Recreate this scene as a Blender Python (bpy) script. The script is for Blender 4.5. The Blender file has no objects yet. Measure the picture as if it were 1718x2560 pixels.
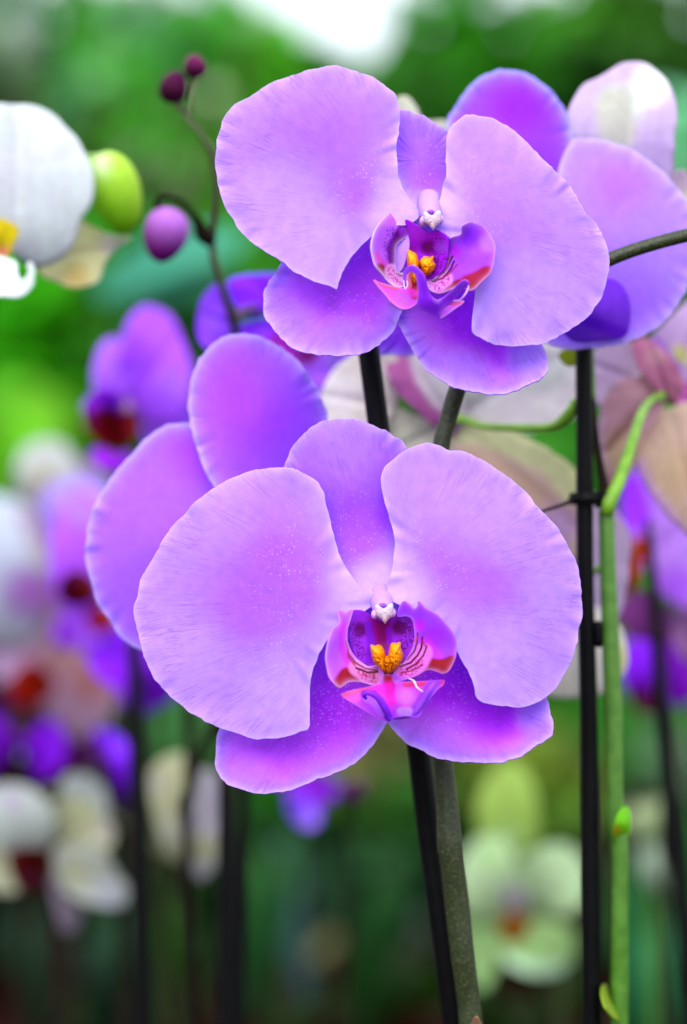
import bpy, math, random
import numpy as np
from mathutils import Vector
from mathutils.geometry import delaunay_2d_cdt

# ------------------------------------------------------------------ camera, sky, sun, exposure
S = bpy.context.scene
COL = S.collection
CAM_Z = 1.30
K = 0.4 / 2560.0                       # metres per photo pixel at 1 m from the lens (90 mm on a 36 mm tall frame)
cd = bpy.data.cameras.new('camera')
cam = bpy.data.objects.new('camera', cd)
COL.objects.link(cam)
cam.location = (0, 0, CAM_Z)
cam.rotation_euler = (math.radians(90), 0, 0)
cd.sensor_fit = 'VERTICAL'
cd.sensor_height = 36
cd.lens = 90
cd.clip_start = 0.02
cd.clip_end = 500
cd.dof.use_dof = True
cd.dof.focus_distance = 0.597
cd.dof.aperture_fstop = 5.6
S.camera = cam
S.render.resolution_x = 687
S.render.resolution_y = 1024

SUN_EL, SUN_AZ = math.radians(42), math.radians(190)   # behind the photographer
w = bpy.data.worlds.new('World')
S.world = w
w.use_nodes = True
wn = w.node_tree.nodes
sky = wn.new('ShaderNodeTexSky')
sky.sky_type = 'NISHITA'
sky.sun_disc = False
sky.sun_elevation = SUN_EL
sky.sun_rotation = SUN_AZ
sky.air_density = 0.7
sky.dust_density = 2.0
wn['Background'].inputs['Strength'].default_value = 0.13
# thin bright cloud over the whole sky, with a few thicker and thinner places
tcw = wn.new('ShaderNodeTexCoord'); cn = wn.new('ShaderNodeTexNoise'); cn.inputs['Scale'].default_value = 2.2; cn.inputs['Detail'].default_value = 5
w.node_tree.links.new(tcw.outputs['Generated'], cn.inputs['Vector'])
cr_ = wn.new('ShaderNodeMapRange'); cr_.inputs['From Min'].default_value = 0.3; cr_.inputs['From Max'].default_value = 0.6
cr_.inputs['To Min'].default_value = 0.55; cr_.inputs['To Max'].default_value = 0.92
w.node_tree.links.new(cn.outputs['Fac'], cr_.inputs['Value'])
cm = wn.new('ShaderNodeMix'); cm.data_type = 'RGBA'; cm.inputs['B'].default_value = (8.6, 8.8, 9.0, 1)
w.node_tree.links.new(cr_.outputs[0], cm.inputs['Factor']); w.node_tree.links.new(sky.outputs[0], cm.inputs['A'])
w.node_tree.links.new(cm.outputs['Result'], wn['Background'].inputs['Color'])
sd = bpy.data.lights.new('sun', 'SUN')
sun = bpy.data.objects.new('sun', sd)
COL.objects.link(sun)
sd.energy = 1.5
sd.angle = math.radians(50)
sd.color = (1.0, 0.96, 0.92)
sv = Vector((math.sin(SUN_AZ) * math.cos(SUN_EL), math.cos(SUN_AZ) * math.cos(SUN_EL), math.sin(SUN_EL)))
sun.rotation_euler = sv.to_track_quat('Z', 'Y').to_euler()
S.view_settings.view_transform = 'Standard'
S.view_settings.look = 'None'
S.view_settings.exposure = 1.0
S.view_settings.gamma = 1
S.view_settings.use_curve_mapping = False
try:
    S.cycles.use_denoising = True
    S.cycles.max_bounces = 10
    S.cycles.diffuse_bounces = 5
    S.cycles.transmission_bounces = 6
except Exception:
    pass

# ------------------------------------------------------------------ helpers
def lin(c):
    c = np.asarray(c, float) / 255.0
    return np.where(c <= 0.04045, c / 12.92, ((c + 0.055) / 1.055) ** 2.4)

def W(px, py, Y):
    """the point that stands Y metres in front of the lens, seen at photo pixel (px, py)"""
    px, py, Y = np.asarray(px, float), np.asarray(py, float), np.asarray(Y, float)
    return np.stack([(px - 859) * K * Y, Y + 0 * px, CAM_Z + (1280 - py) * K * Y], -1)

def tag(o, label=None, cat=None, group=None, kind=None):
    if label: o['label'] = label
    if cat: o['category'] = cat
    if group: o['group'] = group
    if kind: o['kind'] = kind
    return o

def thing(name, loc, label, cat, group=None):
    o = bpy.data.objects.new(name, None)
    o.empty_display_size = 0.02
    COL.objects.link(o)
    o.location = loc
    return tag(o, label, cat, group)

def root_loc(o):
    while o.parent: o = o.parent
    return np.array(o.location)

def link(name, verts, faces, mat, parent=None, attrs=None, smooth=True, loc=None):
    verts = np.asarray(verts, float)
    if parent is not None: verts = verts - root_loc(parent)
    elif loc is not None: verts = verts - np.array(loc)
    me = bpy.data.meshes.new(name)
    me.from_pydata(verts.tolist(), [], [tuple(int(i) for i in f) for f in faces])
    if attrs:
        for k, v in attrs.items():
            v = np.asarray(v, float)
            if k == 'pigment':
                a = me.color_attributes.new(k, 'FLOAT_COLOR', 'POINT')
                a.data.foreach_set('color', np.concatenate([v, np.ones((len(v), 1))], 1).ravel())
            else:
                a = me.attributes.new(k, 'FLOAT_VECTOR', 'POINT')
                a.data.foreach_set('vector', v.ravel())
    if smooth: me.shade_smooth()
    me.materials.append(mat)
    o = bpy.data.objects.new(name, me)
    COL.objects.link(o)
    if parent is not None: o.parent = parent
    elif loc is not None: o.location = loc
    return o

def catmull(pts, n, closed=True):
    p = np.asarray(pts, float)
    m = len(p)
    if closed: q = np.vstack([p[-1], p, p[0], p[1]])
    else: q = np.vstack([2 * p[0] - p[1], p, 2 * p[-1] - p[-2]])
    segs = m if closed else m - 1
    out = []
    for i in range(segs):
        a, b, c, d = q[i], q[i + 1], q[i + 2], q[i + 3]
        for t in np.linspace(0, 1, 8, endpoint=False):
            out.append(0.5 * (2 * b + (c - a) * t + (2 * a - 5 * b + 4 * c - d) * t * t + (3 * b - a - 3 * c + d) * t ** 3))
    if not closed: out.append(p[-1])
    out = np.array(out)
    ring = np.vstack([out, out[:1]]) if closed else out
    L = np.concatenate([[0], np.cumsum(np.linalg.norm(np.diff(ring, axis=0), axis=1))])
    t = np.linspace(0, L[-1], n + 1)[:-1] if closed else np.linspace(0, L[-1], n)
    return np.stack([np.interp(t, L, ring[:, k]) for k in range(ring.shape[1])], 1)

def tps(ctrl):
    c = np.asarray(ctrl, float)
    P, h = c[:, :2] / 500.0, c[:, 2]
    n = len(P)
    def U(r2): return r2 * np.log(r2 + 1e-9)
    A = np.zeros((n + 3, n + 3))
    A[:n, :n] = U(((P[:, None] - P[None]) ** 2).sum(-1)) + np.eye(n) * 1e-3
    A[:n, n] = 1; A[:n, n + 1:] = P
    A[n, :n] = 1; A[n + 1:, :n] = P.T
    s = np.linalg.lstsq(A, np.concatenate([h, [0, 0, 0]]), rcond=None)[0]
    def f(x, y):
        Q = np.stack([x, y], -1) / 500.0
        out = np.zeros(len(Q))
        for i in range(0, len(Q), 20000):
            q = Q[i:i + 20000]
            out[i:i + 20000] = U(((q[:, None] - P[None]) ** 2).sum(-1)) @ s[:n] + s[n] + q @ s[n + 1:]
        return out
    return f

def seg_dist(x, y, line):
    p = np.stack([x, y], -1)
    best = np.full(len(p), 1e9)
    for a, b in zip(line[:-1], line[1:]):
        a, b = np.array(a, float), np.array(b, float)
        ab = b - a
        t = np.clip(((p - a) @ ab) / (ab @ ab + 1e-9), 0, 1)
        best = np.minimum(best, np.linalg.norm(p - a - t[:, None] * ab, axis=1))
    return best

def edge_dist(x, y, out):
    r = np.vstack([out, out[:1]])
    d = np.empty(len(x))
    mid = np.vstack([out, (r[1:] + r[:-1]) / 2])
    for i in range(0, len(x), 8000):
        d[i:i + 8000] = np.sqrt((((np.stack([x, y], -1)[i:i + 8000, None] - mid[None]) ** 2).sum(-1)).min(1))
    return d

def sstep(a, b, v):
    t = np.clip((v - a) / (b - a + 1e-12), 0, 1)
    return t * t * (3 - 2 * t)

def punch(c):
    """dyed-looking petals: a stronger pigment in the purples, creams left as they are"""
    c = np.asarray(c, float)
    v = sstep(0.06, 0.35, c[:, 2] - c[:, 1])[:, None]
    q = c.copy()
    deep = (1 - sstep(0.10, 0.36, c[:, 1])) * v[:, 0]
    q[:, 0] *= (1 - 0.10 * v[:, 0]) * (1 + 0.22 * deep); q[:, 1] *= (1 - 0.10 * v[:, 0]) * (1 - 0.12 * deep); q[:, 2] *= (1 + 0.08 * v[:, 0])
    return np.clip(q, 0.004, 0.97)

class Noise2:
    """smooth value noise on the plane"""
    def __init__(s, seed): s.g = np.random.RandomState(seed).rand(64, 64)
    def __call__(s, x, y):
        xi, yi = np.floor(x).astype(int), np.floor(y).astype(int)
        fx, fy = x - xi, y - yi
        fx, fy = fx * fx * (3 - 2 * fx), fy * fy * (3 - 2 * fy)
        g = lambda a, b: s.g[a % 64, b % 64]
        return (g(xi, yi) * (1 - fx) * (1 - fy) + g(xi + 1, yi) * fx * (1 - fy) + g(xi, yi + 1) * (1 - fx) * fy + g(xi + 1, yi + 1) * fx * fy) * 2 - 1
NZ = Noise2(3); NZ2 = Noise2(8)

def paint(x, y, base, ops, warp=0):
    if warp:
        x, y = x + warp * NZ(x / 14, y / 14), y + warp * NZ2(x / 14, y / 14)
    c = np.tile(lin(base), (len(x), 1))
    for op in ops:
        k = op[0]
        if k == 'blob':       # x y radius colour strength
            _, bx, by, R, col, st = op
            a = st * (1 - sstep(0.25, 1.0, np.hypot(x - bx, y - by) / R))
        elif k == 'line':     # points half-width colour strength softness
            _, pts, hw, col, st, soft = op
            d = seg_dist(x, y, pts)
            a = st * (1 - sstep(hw, hw + soft, d))
        elif k == 'mottle':   # points half-width colour strength cell
            _, pts, hw, col, st, cell = op
            d = seg_dist(x, y, pts)
            m = sstep(0.0, 0.25, NZ2(x / cell, y / cell) + 0.5 * NZ(x / cell * 2.1, y / cell * 2.1))
            a = st * m * (1 - sstep(hw * 0.6, hw, d))
        a = np.clip(a * 1.12, 0, 1)
        c = c * (1 - a[:, None]) + lin(col) * a[:, None]
    return c

def add_solid(o, mm, offset=0):
    m = o.modifiers.new('thickness', 'SOLIDIFY')
    m.thickness = mm / 1000.0
    m.offset = offset
    return o

# ------------------------------------------------------------------ materials
def nmat(name):
    m = bpy.data.materials.new(name); m.use_nodes = True
    m.node_tree.nodes.clear()
    return m, m.node_tree.nodes, m.node_tree.links

def petal_material(name, veins=0.55, spots=0.42, trans=0.38, rough=0.55, bump=0.3, vein_rgb=(0.6, 0.42, 0.88), sheen=0.0):
    m, N, L = nmat(name)
    out = N.new('ShaderNodeOutputMaterial')
    pig = N.new('ShaderNodeAttribute'); pig.attribute_name = 'pigment'
    va = N.new('ShaderNodeAttribute'); va.attribute_name = 'vein'
    tc = N.new('ShaderNodeTexCoord')
    mp = N.new('ShaderNodeMapping'); mp.inputs['Scale'].default_value = (30, 2.6, 0)
    L.new(va.outputs['Vector'], mp.inputs['Vector'])
    def band(scale, det, dist, width, vec, seed):
        n = N.new('ShaderNodeTexNoise'); n.inputs['Scale'].default_value = scale; n.inputs['Detail'].default_value = det
        n.inputs['Distortion'].default_value = dist
        off = N.new('ShaderNodeVectorMath'); off.operation = 'ADD'; off.inputs[1].default_value = (seed, seed * 1.7, 0)
        L.new(vec, off.inputs[0]); L.new(off.outputs[0], n.inputs['Vector'])
        s = N.new('ShaderNodeMath'); s.operation = 'SUBTRACT'; s.inputs[1].default_value = 0.5; L.new(n.outputs['Fac'], s.inputs[0])
        a = N.new('ShaderNodeMath'); a.operation = 'ABSOLUTE'; L.new(s.outputs[0], a.inputs[0])
        r = N.new('ShaderNodeMapRange'); r.inputs['From Min'].default_value = 0; r.inputs['From Max'].default_value = width
        r.inputs['To Min'].default_value = 1; r.inputs['To Max'].default_value = 0
        L.new(a.outputs[0], r.inputs['Value'])
        return r.outputs[0]
    v1 = band(1.0, 2.5, 0.6, 0.035, mp.outputs[0], 0.0)
    v2 = band(2.2, 2.0, 0.9, 0.04, mp.outputs[0], 7.0)
    patch = N.new('ShaderNodeTexNoise'); patch.inputs['Scale'].default_value = 160; L.new(tc.outputs['Object'], patch.inputs['Vector'])
    pr = N.new('ShaderNodeMapRange'); pr.inputs['From Min'].default_value = 0.42; pr.inputs['From Max'].default_value = 0.62; L.new(patch.outputs['Fac'], pr.inputs['Value'])
    mx = N.new('ShaderNodeMath'); mx.operation = 'MAXIMUM'; L.new(v1, mx.inputs[0])
    h2 = N.new('ShaderNodeMath'); h2.operation = 'MULTIPLY'; h2.inputs[1].default_value = 0.75; L.new(v2, h2.inputs[0]); L.new(h2.outputs[0], mx.inputs[1])
    # veins show towards the rim (vein.y runs 0 at the throat to about 1 at the rim)
    sep = N.new('ShaderNodeSeparateXYZ'); L.new(va.outputs['Vector'], sep.inputs[0])
    rr = N.new('ShaderNodeMapRange'); rr.inputs['From Min'].default_value = 0.35; rr.inputs['From Max'].default_value = 0.85; rr.inputs['To Min'].default_value = 0.12
    L.new(sep.outputs['Y'], rr.inputs['Value'])
    q1 = N.new('ShaderNodeMath'); q1.operation = 'MULTIPLY'; L.new(mx.outputs[0], q1.inputs[0]); L.new(rr.outputs[0], q1.inputs[1])
    q2 = N.new('ShaderNodeMath'); q2.operation = 'MULTIPLY'; L.new(q1.outputs[0], q2.inputs[0])
    pr.inputs['To Min'].default_value = 0.25; L.new(pr.outputs[0], q2.inputs[1])
    vm = N.new('ShaderNodeMath'); vm.operation = 'MULTIPLY'; vm.inputs[1].default_value = veins; L.new(q2.outputs[0], vm.inputs[0])
    dark = N.new('ShaderNodeMix'); dark.data_type = 'RGBA'; dark.blend_type = 'MULTIPLY'
    dark.inputs['B'].default_value = (*vein_rgb, 1)
    L.new(vm.outputs[0], dark.inputs['Factor']); L.new(pig.outputs['Color'], dark.inputs['A'])
    # pale flecks in the zone stored in vein.z
    vo = N.new('ShaderNodeTexVoronoi'); vo.inputs['Scale'].default_value = 1500; L.new(tc.outputs['Object'], vo.inputs['Vector'])
    vr = N.new('ShaderNodeMapRange'); vr.inputs['From Min'].default_value = 0.14; vr.inputs['From Max'].default_value = 0.42
    vr.inputs['To Min'].default_value = 1; vr.inputs['To Max'].default_value = 0; L.new(vo.outputs['Distance'], vr.inputs['Value'])
    pk = N.new('ShaderNodeMath'); pk.operation = 'GREATER_THAN'; pk.inputs[1].default_value = 0.62
    sepc = N.new('ShaderNodeSeparateColor'); L.new(vo.outputs['Color'], sepc.inputs[0]); L.new(sepc.outputs[0], pk.inputs[0])
    s1 = N.new('ShaderNodeMath'); s1.operation = 'MULTIPLY'; L.new(vr.outputs[0], s1.inputs[0]); L.new(sep.outputs['Z'], s1.inputs[1])
    s2 = N.new('ShaderNodeMath'); s2.operation = 'MULTIPLY'; L.new(s1.outputs[0], s2.inputs[0]); L.new(pk.outputs[0], s2.inputs[1])
    s3 = N.new('ShaderNodeMath'); s3.operation = 'MULTIPLY'; s3.inputs[1].default_value = spots; s2b = N.new('ShaderNodeMath'); s2b.operation = 'MULTIPLY'; L.new(s2.outputs[0], s2b.inputs[0]); L.new(pr.outputs[0], s2b.inputs[1]); L.new(s2b.outputs[0], s3.inputs[0])
    fl = N.new('ShaderNodeMix'); fl.data_type = 'RGBA'; fl.inputs['B'].default_value = (0.85, 0.62, 0.98, 1)
    L.new(s3.outputs[0], fl.inputs['Factor']); L.new(dark.outputs['Result'], fl.inputs['A'])
    # soft cloudy variation of the pigment
    cl = N.new('ShaderNodeTexNoise'); cl.inputs['Scale'].default_value = 420; cl.inputs['Detail'].default_value = 4; L.new(tc.outputs['Object'], cl.inputs['Vector'])
    cr = N.new('ShaderNodeMapRange'); cr.inputs['From Min'].default_value = 0.3; cr.inputs['From Max'].default_value = 0.7
    cr.inputs['To Min'].default_value = 0.93; cr.inputs['To Max'].default_value = 1.06; L.new(cl.outputs['Fac'], cr.inputs['Value'])
    vmul = N.new('ShaderNodeVectorMath'); vmul.operation = 'SCALE'; L.new(fl.outputs['Result'], vmul.inputs[0]); L.new(cr.outputs[0], vmul.inputs['Scale'])
    col = vmul.outputs[0]
    hb = N.new('ShaderNodeMath'); hb.operation = 'MULTIPLY_ADD'; hb.inputs[1].default_value = -0.6; L.new(q2.outputs[0], hb.inputs[0]); L.new(cl.outputs['Fac'], hb.inputs[2])
    bp = N.new('ShaderNodeBump'); bp.inputs['Strength'].default_value = bump; bp.inputs['Distance'].default_value = 0.0004; L.new(hb.outputs[0], bp.inputs['Height'])
    pb = N.new('ShaderNodeBsdfPrincipled'); pb.inputs['Roughness'].default_value = rough
    pb.inputs['Specular IOR Level'].default_value = 0.07
    pb.inputs['Sheen Weight'].default_value = sheen
    L.new(col, pb.inputs['Base Color']); L.new(bp.outputs[0], pb.inputs['Normal'])
    tr = N.new('ShaderNodeBsdfTranslucent'); L.new(col, tr.inputs['Color']); L.new(bp.outputs[0], tr.inputs['Normal'])
    ms = N.new('ShaderNodeMixShader'); ms.inputs[0].default_value = trans
    L.new(pb.outputs[0], ms.inputs[1]); L.new(tr.outputs[0], ms.inputs[2]); L.new(ms.outputs[0], out.inputs['Surface'])
    return m

def plain_material(name, c1, c2=None, scale=400, rough=0.5, spec=0.4, bump=0.2, thr=(0.4, 0.6), trans=0, dist=0.0003, detail=4):
    m, N, L = nmat(name)
    out = N.new('ShaderNodeOutputMaterial')
    tc = N.new('ShaderNodeTexCoord')
    n = N.new('ShaderNodeTexNoise'); n.inputs['Scale'].default_value = scale; n.inputs['Detail'].default_value = detail
    L.new(tc.outputs['Object'], n.inputs['Vector'])
    r = N.new('ShaderNodeMapRange'); r.inputs['From Min'].default_value = thr[0]; r.inputs['From Max'].default_value = thr[1]; L.new(n.outputs['Fac'], r.inputs['Value'])
    mix = N.new('ShaderNodeMix'); mix.data_type = 'RGBA'
    mix.inputs['A'].default_value = (*c1, 1); mix.inputs['B'].default_value = (*(c2 or [x * 1.3 for x in c1]), 1)
    L.new(r.outputs[0], mix.inputs['Factor'])
    bp = N.new('ShaderNodeBump'); bp.inputs['Strength'].default_value = bump; bp.inputs['Distance'].default_value = dist; L.new(n.outputs['Fac'], bp.inputs['Height'])
    pb = N.new('ShaderNodeBsdfPrincipled'); pb.inputs['Roughness'].default_value = rough; pb.inputs['Specular IOR Level'].default_value = spec
    L.new(mix.outputs['Result'], pb.inputs['Base Color']); L.new(bp.outputs[0], pb.inputs['Normal'])
    if trans:
        tr = N.new('ShaderNodeBsdfTranslucent'); L.new(mix.outputs['Result'], tr.inputs['Color'])
        ms = N.new('ShaderNodeMixShader'); ms.inputs[0].default_value = trans
        L.new(pb.outputs[0], ms.inputs[1]); L.new(tr.outputs[0], ms.inputs[2]); L.new(ms.outputs[0], out.inputs['Surface'])
    else: L.new(pb.outputs[0], out.inputs['Surface'])
    return m

def leaf_material(name, rough=0.55, trans=0.3, spec=0.12):
    m, N, L = nmat(name)
    out = N.new('ShaderNodeOutputMaterial')
    pig = N.new('ShaderNodeAttribute'); pig.attribute_name = 'pigment'
    pb = N.new('ShaderNodeBsdfPrincipled'); pb.inputs['Roughness'].default_value = rough; pb.inputs['Specular IOR Level'].default_value = spec
    tr = N.new('ShaderNodeBsdfTranslucent')
    n = N.new('ShaderNodeTexNoise'); n.inputs['Scale'].default_value = 60
    tc = N.new('ShaderNodeTexCoord'); L.new(tc.outputs['Object'], n.inputs['Vector'])
    r = N.new('ShaderNodeMapRange'); r.inputs['To Min'].default_value = 0.75; r.inputs['To Max'].default_value = 1.25; L.new(n.outputs['Fac'], r.inputs['Value'])
    sc = N.new('ShaderNodeVectorMath'); sc.operation = 'SCALE'; L.new(pig.outputs['Color'], sc.inputs[0]); L.new(r.outputs[0], sc.inputs['Scale'])
    L.new(sc.outputs[0], pb.inputs['Base Color']); L.new(sc.outputs[0], tr.inputs['Color'])
    ms = N.new('ShaderNodeMixShader'); ms.inputs[0].default_value = trans
    L.new(pb.outputs[0], ms.inputs[1]); L.new(tr.outputs[0], ms.inputs[2]); L.new(ms.outputs[0], out.inputs['Surface'])
    return m

M_PETAL = petal_material('petal_main')
M_LIP = petal_material('lip_main', veins=0.0, spots=0, trans=0.2, rough=0.38, bump=0.25, sheen=0)
M_WAX = petal_material('column_wax', veins=0, spots=0, trans=0.15, rough=0.35, bump=0.1, sheen=0)
M_SOFT = petal_material('petal_far', veins=0.15, spots=0, trans=0.3, rough=0.55, bump=0.15)
M_LEAF = leaf_material('leaf')
M_LEAF_GLOSS = leaf_material('leaf_gloss', rough=0.5, trans=0.1, spec=0.12)
M_STEM = plain_material('stem_speckled', (0.014, 0.022, 0.006), (0.06, 0.068, 0.026), scale=1700, thr=(0.50, 0.70), rough=0.42, spec=0.35, bump=0.35, detail=2)
M_STEM_ARCH = plain_material('stem_arch', (0.10, 0.17, 0.075), (0.13, 0.20, 0.10), scale=900, rough=0.45)
M_STEM_GREEN = plain_material('stem_green', (0.05, 0.15, 0.012), (0.07, 0.19, 0.02), scale=300, rough=0.4)
M_PEDICEL = plain_material('pedicel_green', (0.12, 0.30, 0.01), (0.17, 0.38, 0.02), scale=300, rough=0.4)
M_STEM_OLIVE = plain_material('stem_olive', (0.03, 0.042, 0.008), (0.042, 0.034, 0.014), scale=120, rough=0.5)
M_STEM_DARK = plain_material('stem_dark', (0.006, 0.005, 0.003), (0.014, 0.009, 0.006), scale=120, rough=0.8, spec=0.08)
M_STALK = plain_material('leaf_stalk', (0.010, 0.022, 0.005), (0.014, 0.03, 0.006), scale=100, rough=0.7, spec=0.05)
M_BLACK = plain_material('stake_black', (0.0012, 0.0012, 0.0018), (0.002, 0.002, 0.003), scale=300, rough=0.5, spec=0.1, bump=0.15)
M_WOOD = plain_material('bench_wood', (0.008, 0.0014, 0.001), (0.004, 0.0009, 0.0007), scale=30, rough=0.95, spec=0.0)
M_CLAY = plain_material('clay', (0.009, 0.003, 0.0025), (0.015, 0.004, 0.003), scale=60, rough=0.9, spec=0.02)
M_BARK = plain_material('bark', (0.07, 0.05, 0.03), (0.13, 0.10, 0.06), scale=40, rough=0.9, spec=0.1)
M_SOIL = plain_material('soil', (0.02, 0.014, 0.01), (0.035, 0.025, 0.016), scale=90, rough=0.95, spec=0.05)
M_GROUND = plain_material('ground', (0.007, 0.008, 0.004), (0.005, 0.012, 0.003), scale=3, rough=0.95, spec=0.05)

# ------------------------------------------------------------------ surfaces grown from an outline
def finish_sheet(name, x, y, faces, out, Y0, hf, mat, parent, colour, base, thick, ruffle, spot, seed, span=None):
    rnd = NZ
    d = edge_dist(x, y, out)
    h = hf(x, y)
    cx, cy = out.mean(0)
    if base is None: base = (cx, cy)
    bx, by = base
    ax = math.atan2(cy - by, cx - bx) if (abs(cx - bx) + abs(cy - by)) > 1 else 0
    th = np.arctan2(y - by, x - bx) - ax
    th = (th + math.pi) % (2 * math.pi) - math.pi
    rb = np.hypot(x - bx, y - by)
    span = span or np.hypot(out[:, 0] - bx, out[:, 1] - by).max()
    if ruffle:
        e = np.exp(-(d / 34.0) ** 2)
        ang = np.arctan2(y - cy, x - cx)
        h = h + ruffle * e * (NZ(ang * 4 + seed * 9.1, 0 * ang + seed * 3.3) * 1.2 + 0.6 * NZ2(ang * 11 + seed * 5, 0 * ang))
        h = h + 0.03 * ruffle * NZ(th * 9 + seed, rb / span * 2)          # long soft folds that follow the veins
    sp = spot(x, y, rb / span, d) if spot else np.zeros(len(x))
    pos = W(x, y, Y0 - h / 1000.0)
    c = colour(x, y, rb / span, d)
    o = link(name, pos, faces, mat, parent, {'pigment': np.clip(c if c[:, 2].min() > 0.94 else punch(c), 0, .97), 'vein': np.stack([th, rb / span + 0 * th, sp], -1)})
    add_solid(o, thick)
    return o

def petal(name, outline, centre, Y0, ctrl, mat, parent, colour, base=None, thick=0.45, ruffle=0.8, spot=None, n=360, rings=64, seed=1, wob=2.0):
    out = catmull(outline, n)
    if wob:
        t = np.linspace(0, 2 * np.pi, n, endpoint=False)
        dirs = out - out.mean(0); dirs /= np.linalg.norm(dirs, axis=1)[:, None]
        out = out + dirs * (wob * (NZ(t * 9 + seed * 7, t * 0 + seed) + 0.6 * NZ2(t * 21 + seed, t * 0) + 0.35 * NZ(t * 47 + seed, t * 0)))[:, None]
    C = np.array(centre, float)
    s = 1 - (1 - np.linspace(0, 1, rings + 1)[1:]) ** 1.25
    pts = [C[None]] + [C + k * (out - C) for k in s]
    P = np.vstack(pts)
    faces = [(0, 1 + i, 1 + (i + 1) % n) for i in range(n)]
    for r in range(rings - 1):
        a, b = 1 + r * n, 1 + (r + 1) * n
        faces += [(a + i, b + i, b + (i + 1) % n, a + (i + 1) % n) for i in range(n)]
    hf = tps(ctrl) if not callable(ctrl) else ctrl
    return finish_sheet(name, P[:, 0], P[:, 1], faces, out, Y0, hf, mat, parent, colour, base, thick, ruffle, spot, seed)

def lobe(name, outline, Y0, ctrl, mat, parent, colour, base=None, thick=0.4, ruffle=0, step=1.5, seed=1, n=None, join=False):
    """any outline, also a crescent: filled by a constrained triangulation"""
    per = np.linalg.norm(np.diff(np.vstack([outline, outline[:1]]), axis=0), axis=1).sum()
    out = catmull(outline, n or max(24, int(per / step)))
    lo, hi = out.min(0), out.max(0)
    gx, gy = np.meshgrid(np.arange(lo[0], hi[0], step), np.arange(lo[1], hi[1], step * 0.87))
    gx = gx + (np.arange(gx.shape[0]) % 2)[:, None] * step / 2
    p = np.stack([gx.ravel(), gy.ravel()], -1)
    inside = np.zeros(len(p), bool)
    a = out; b = np.roll(out, -1, 0)
    for (x1, y1), (x2, y2) in zip(a, b):
        cond = (y1 > p[:, 1]) != (y2 > p[:, 1])
        xi = (x2 - x1) * (p[:, 1] - y1) / (y2 - y1 + 1e-12) + x1
        inside ^= cond & (p[:, 0] < xi)
    p = p[inside]
    p = p[edge_dist(p[:, 0], p[:, 1], out) > step * 0.5]
    V = np.vstack([out, p])
    k = len(out)
    res = delaunay_2d_cdt([Vector(v) for v in V], [(i, (i + 1) % k) for i in range(k)], [], 1, 1e-4)
    vv = np.array([tuple(v) for v in res[0]])
    hf = tps(ctrl) if not callable(ctrl) else ctrl
    return finish_sheet(name, vv[:, 0], vv[:, 1], [tuple(f) for f in res[2]], out, Y0, hf, mat, parent, colour, base, thick, ruffle, None, seed)

def tube_mesh(pts, radii, seg=14, smooth_n=None, caps=True):
    pts = np.asarray(pts, float)
    radii = np.broadcast_to(np.asarray(radii, float), (len(pts),))
    if smooth_n:
        q = catmull(np.column_stack([pts, radii]), smooth_n, closed=False)
        pts, radii = q[:, :3], q[:, 3]
    T = np.gradient(pts, axis=0); T /= np.linalg.norm(T, axis=1)[:, None] + 1e-12
    up = np.array([0.31, 0.9, 0.27]) if abs(T[0, 1]) < 0.8 else np.array([0, 0, 1.0])
    u = np.cross(T[0], up); u /= np.linalg.norm(u)
    V, F = [], []
    a = np.linspace(0, 2 * np.pi, seg, endpoint=False)
    for i in range(len(pts)):
        u = u - T[i] * (u @ T[i]); u /= np.linalg.norm(u) + 1e-12
        v = np.cross(T[i], u)
        V.append(pts[i] + radii[i] * (np.cos(a)[:, None] * u + np.sin(a)[:, None] * v))
    n = len(pts)
    for i in range(n - 1):
        for j in range(seg):
            F.append((i * seg + j, i * seg + (j + 1) % seg, (i + 1) * seg + (j + 1) % seg, (i + 1) * seg + j))
    V = np.vstack(V)
    if caps:
        F.append(tuple(range(seg))[::-1]); F.append(tuple((n - 1) * seg + j for j in range(seg)))
    return V, F

def merge(parts):
    V, F, C, k = [], [], [], 0
    for p in parts:
        V.append(p[0]); F += [tuple(i + k for i in f) for f in p[1]]; k += len(p[0])
        if len(p) > 2: C.append(np.tile(lin(p[2]), (len(p[0]), 1)) if np.ndim(p[2]) == 1 else p[2])
    return np.vstack(V), F, (np.vstack(C) if C else None)

def tube_px(pts, smooth_n=40, seg=14):
    """pts: (px, py, Y, width in px)"""
    p = np.asarray(pts, float)
    pos = W(p[:, 0], p[:, 1], p[:, 2])
    return tube_mesh(pos, p[:, 3] * K * p[:, 2] / 2, seg, smooth_n)

def ellipsoid(c, rx, ry, rz, seg=20, rings=12, taper=0, axis=None):
    V, F = [], []
    for i in range(rings + 1):
        t = math.pi * i / rings
        for j in range(seg):
            a = 2 * math.pi * j / seg
            r = math.sin(t) * (1 - taper * math.cos(t))
            V.append((rx * r * math.cos(a), ry * r * math.sin(a), rz * math.cos(t)))
    for i in range(rings):
        for j in range(seg):
            F.append((i * seg + j, (i + 1) * seg + j, (i + 1) * seg + (j + 1) % seg, i * seg + (j + 1) % seg))
    V = np.array(V)
    if axis is not None:
        q = Vector((0, 0, 1)).rotation_difference(Vector(axis))
        V = np.array([tuple(q @ Vector(v)) for v in V])
    return V + np.asarray(c), F

def coloured(name, parts, mat, parent=None):
    V, F, C = merge(parts)
    return link(name, V, F, mat, parent, {'pigment': C, 'vein': np.zeros((len(V), 3))})

# ------------------------------------------------------------------ pigments of the purple flowers, with petal shade in the sepals' deep zones
PALE, MID, DEEP, RIM, THROAT = (214, 172, 246), (194, 130, 246), (174, 90, 246), (228, 202, 248), (230, 196, 246)

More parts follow.
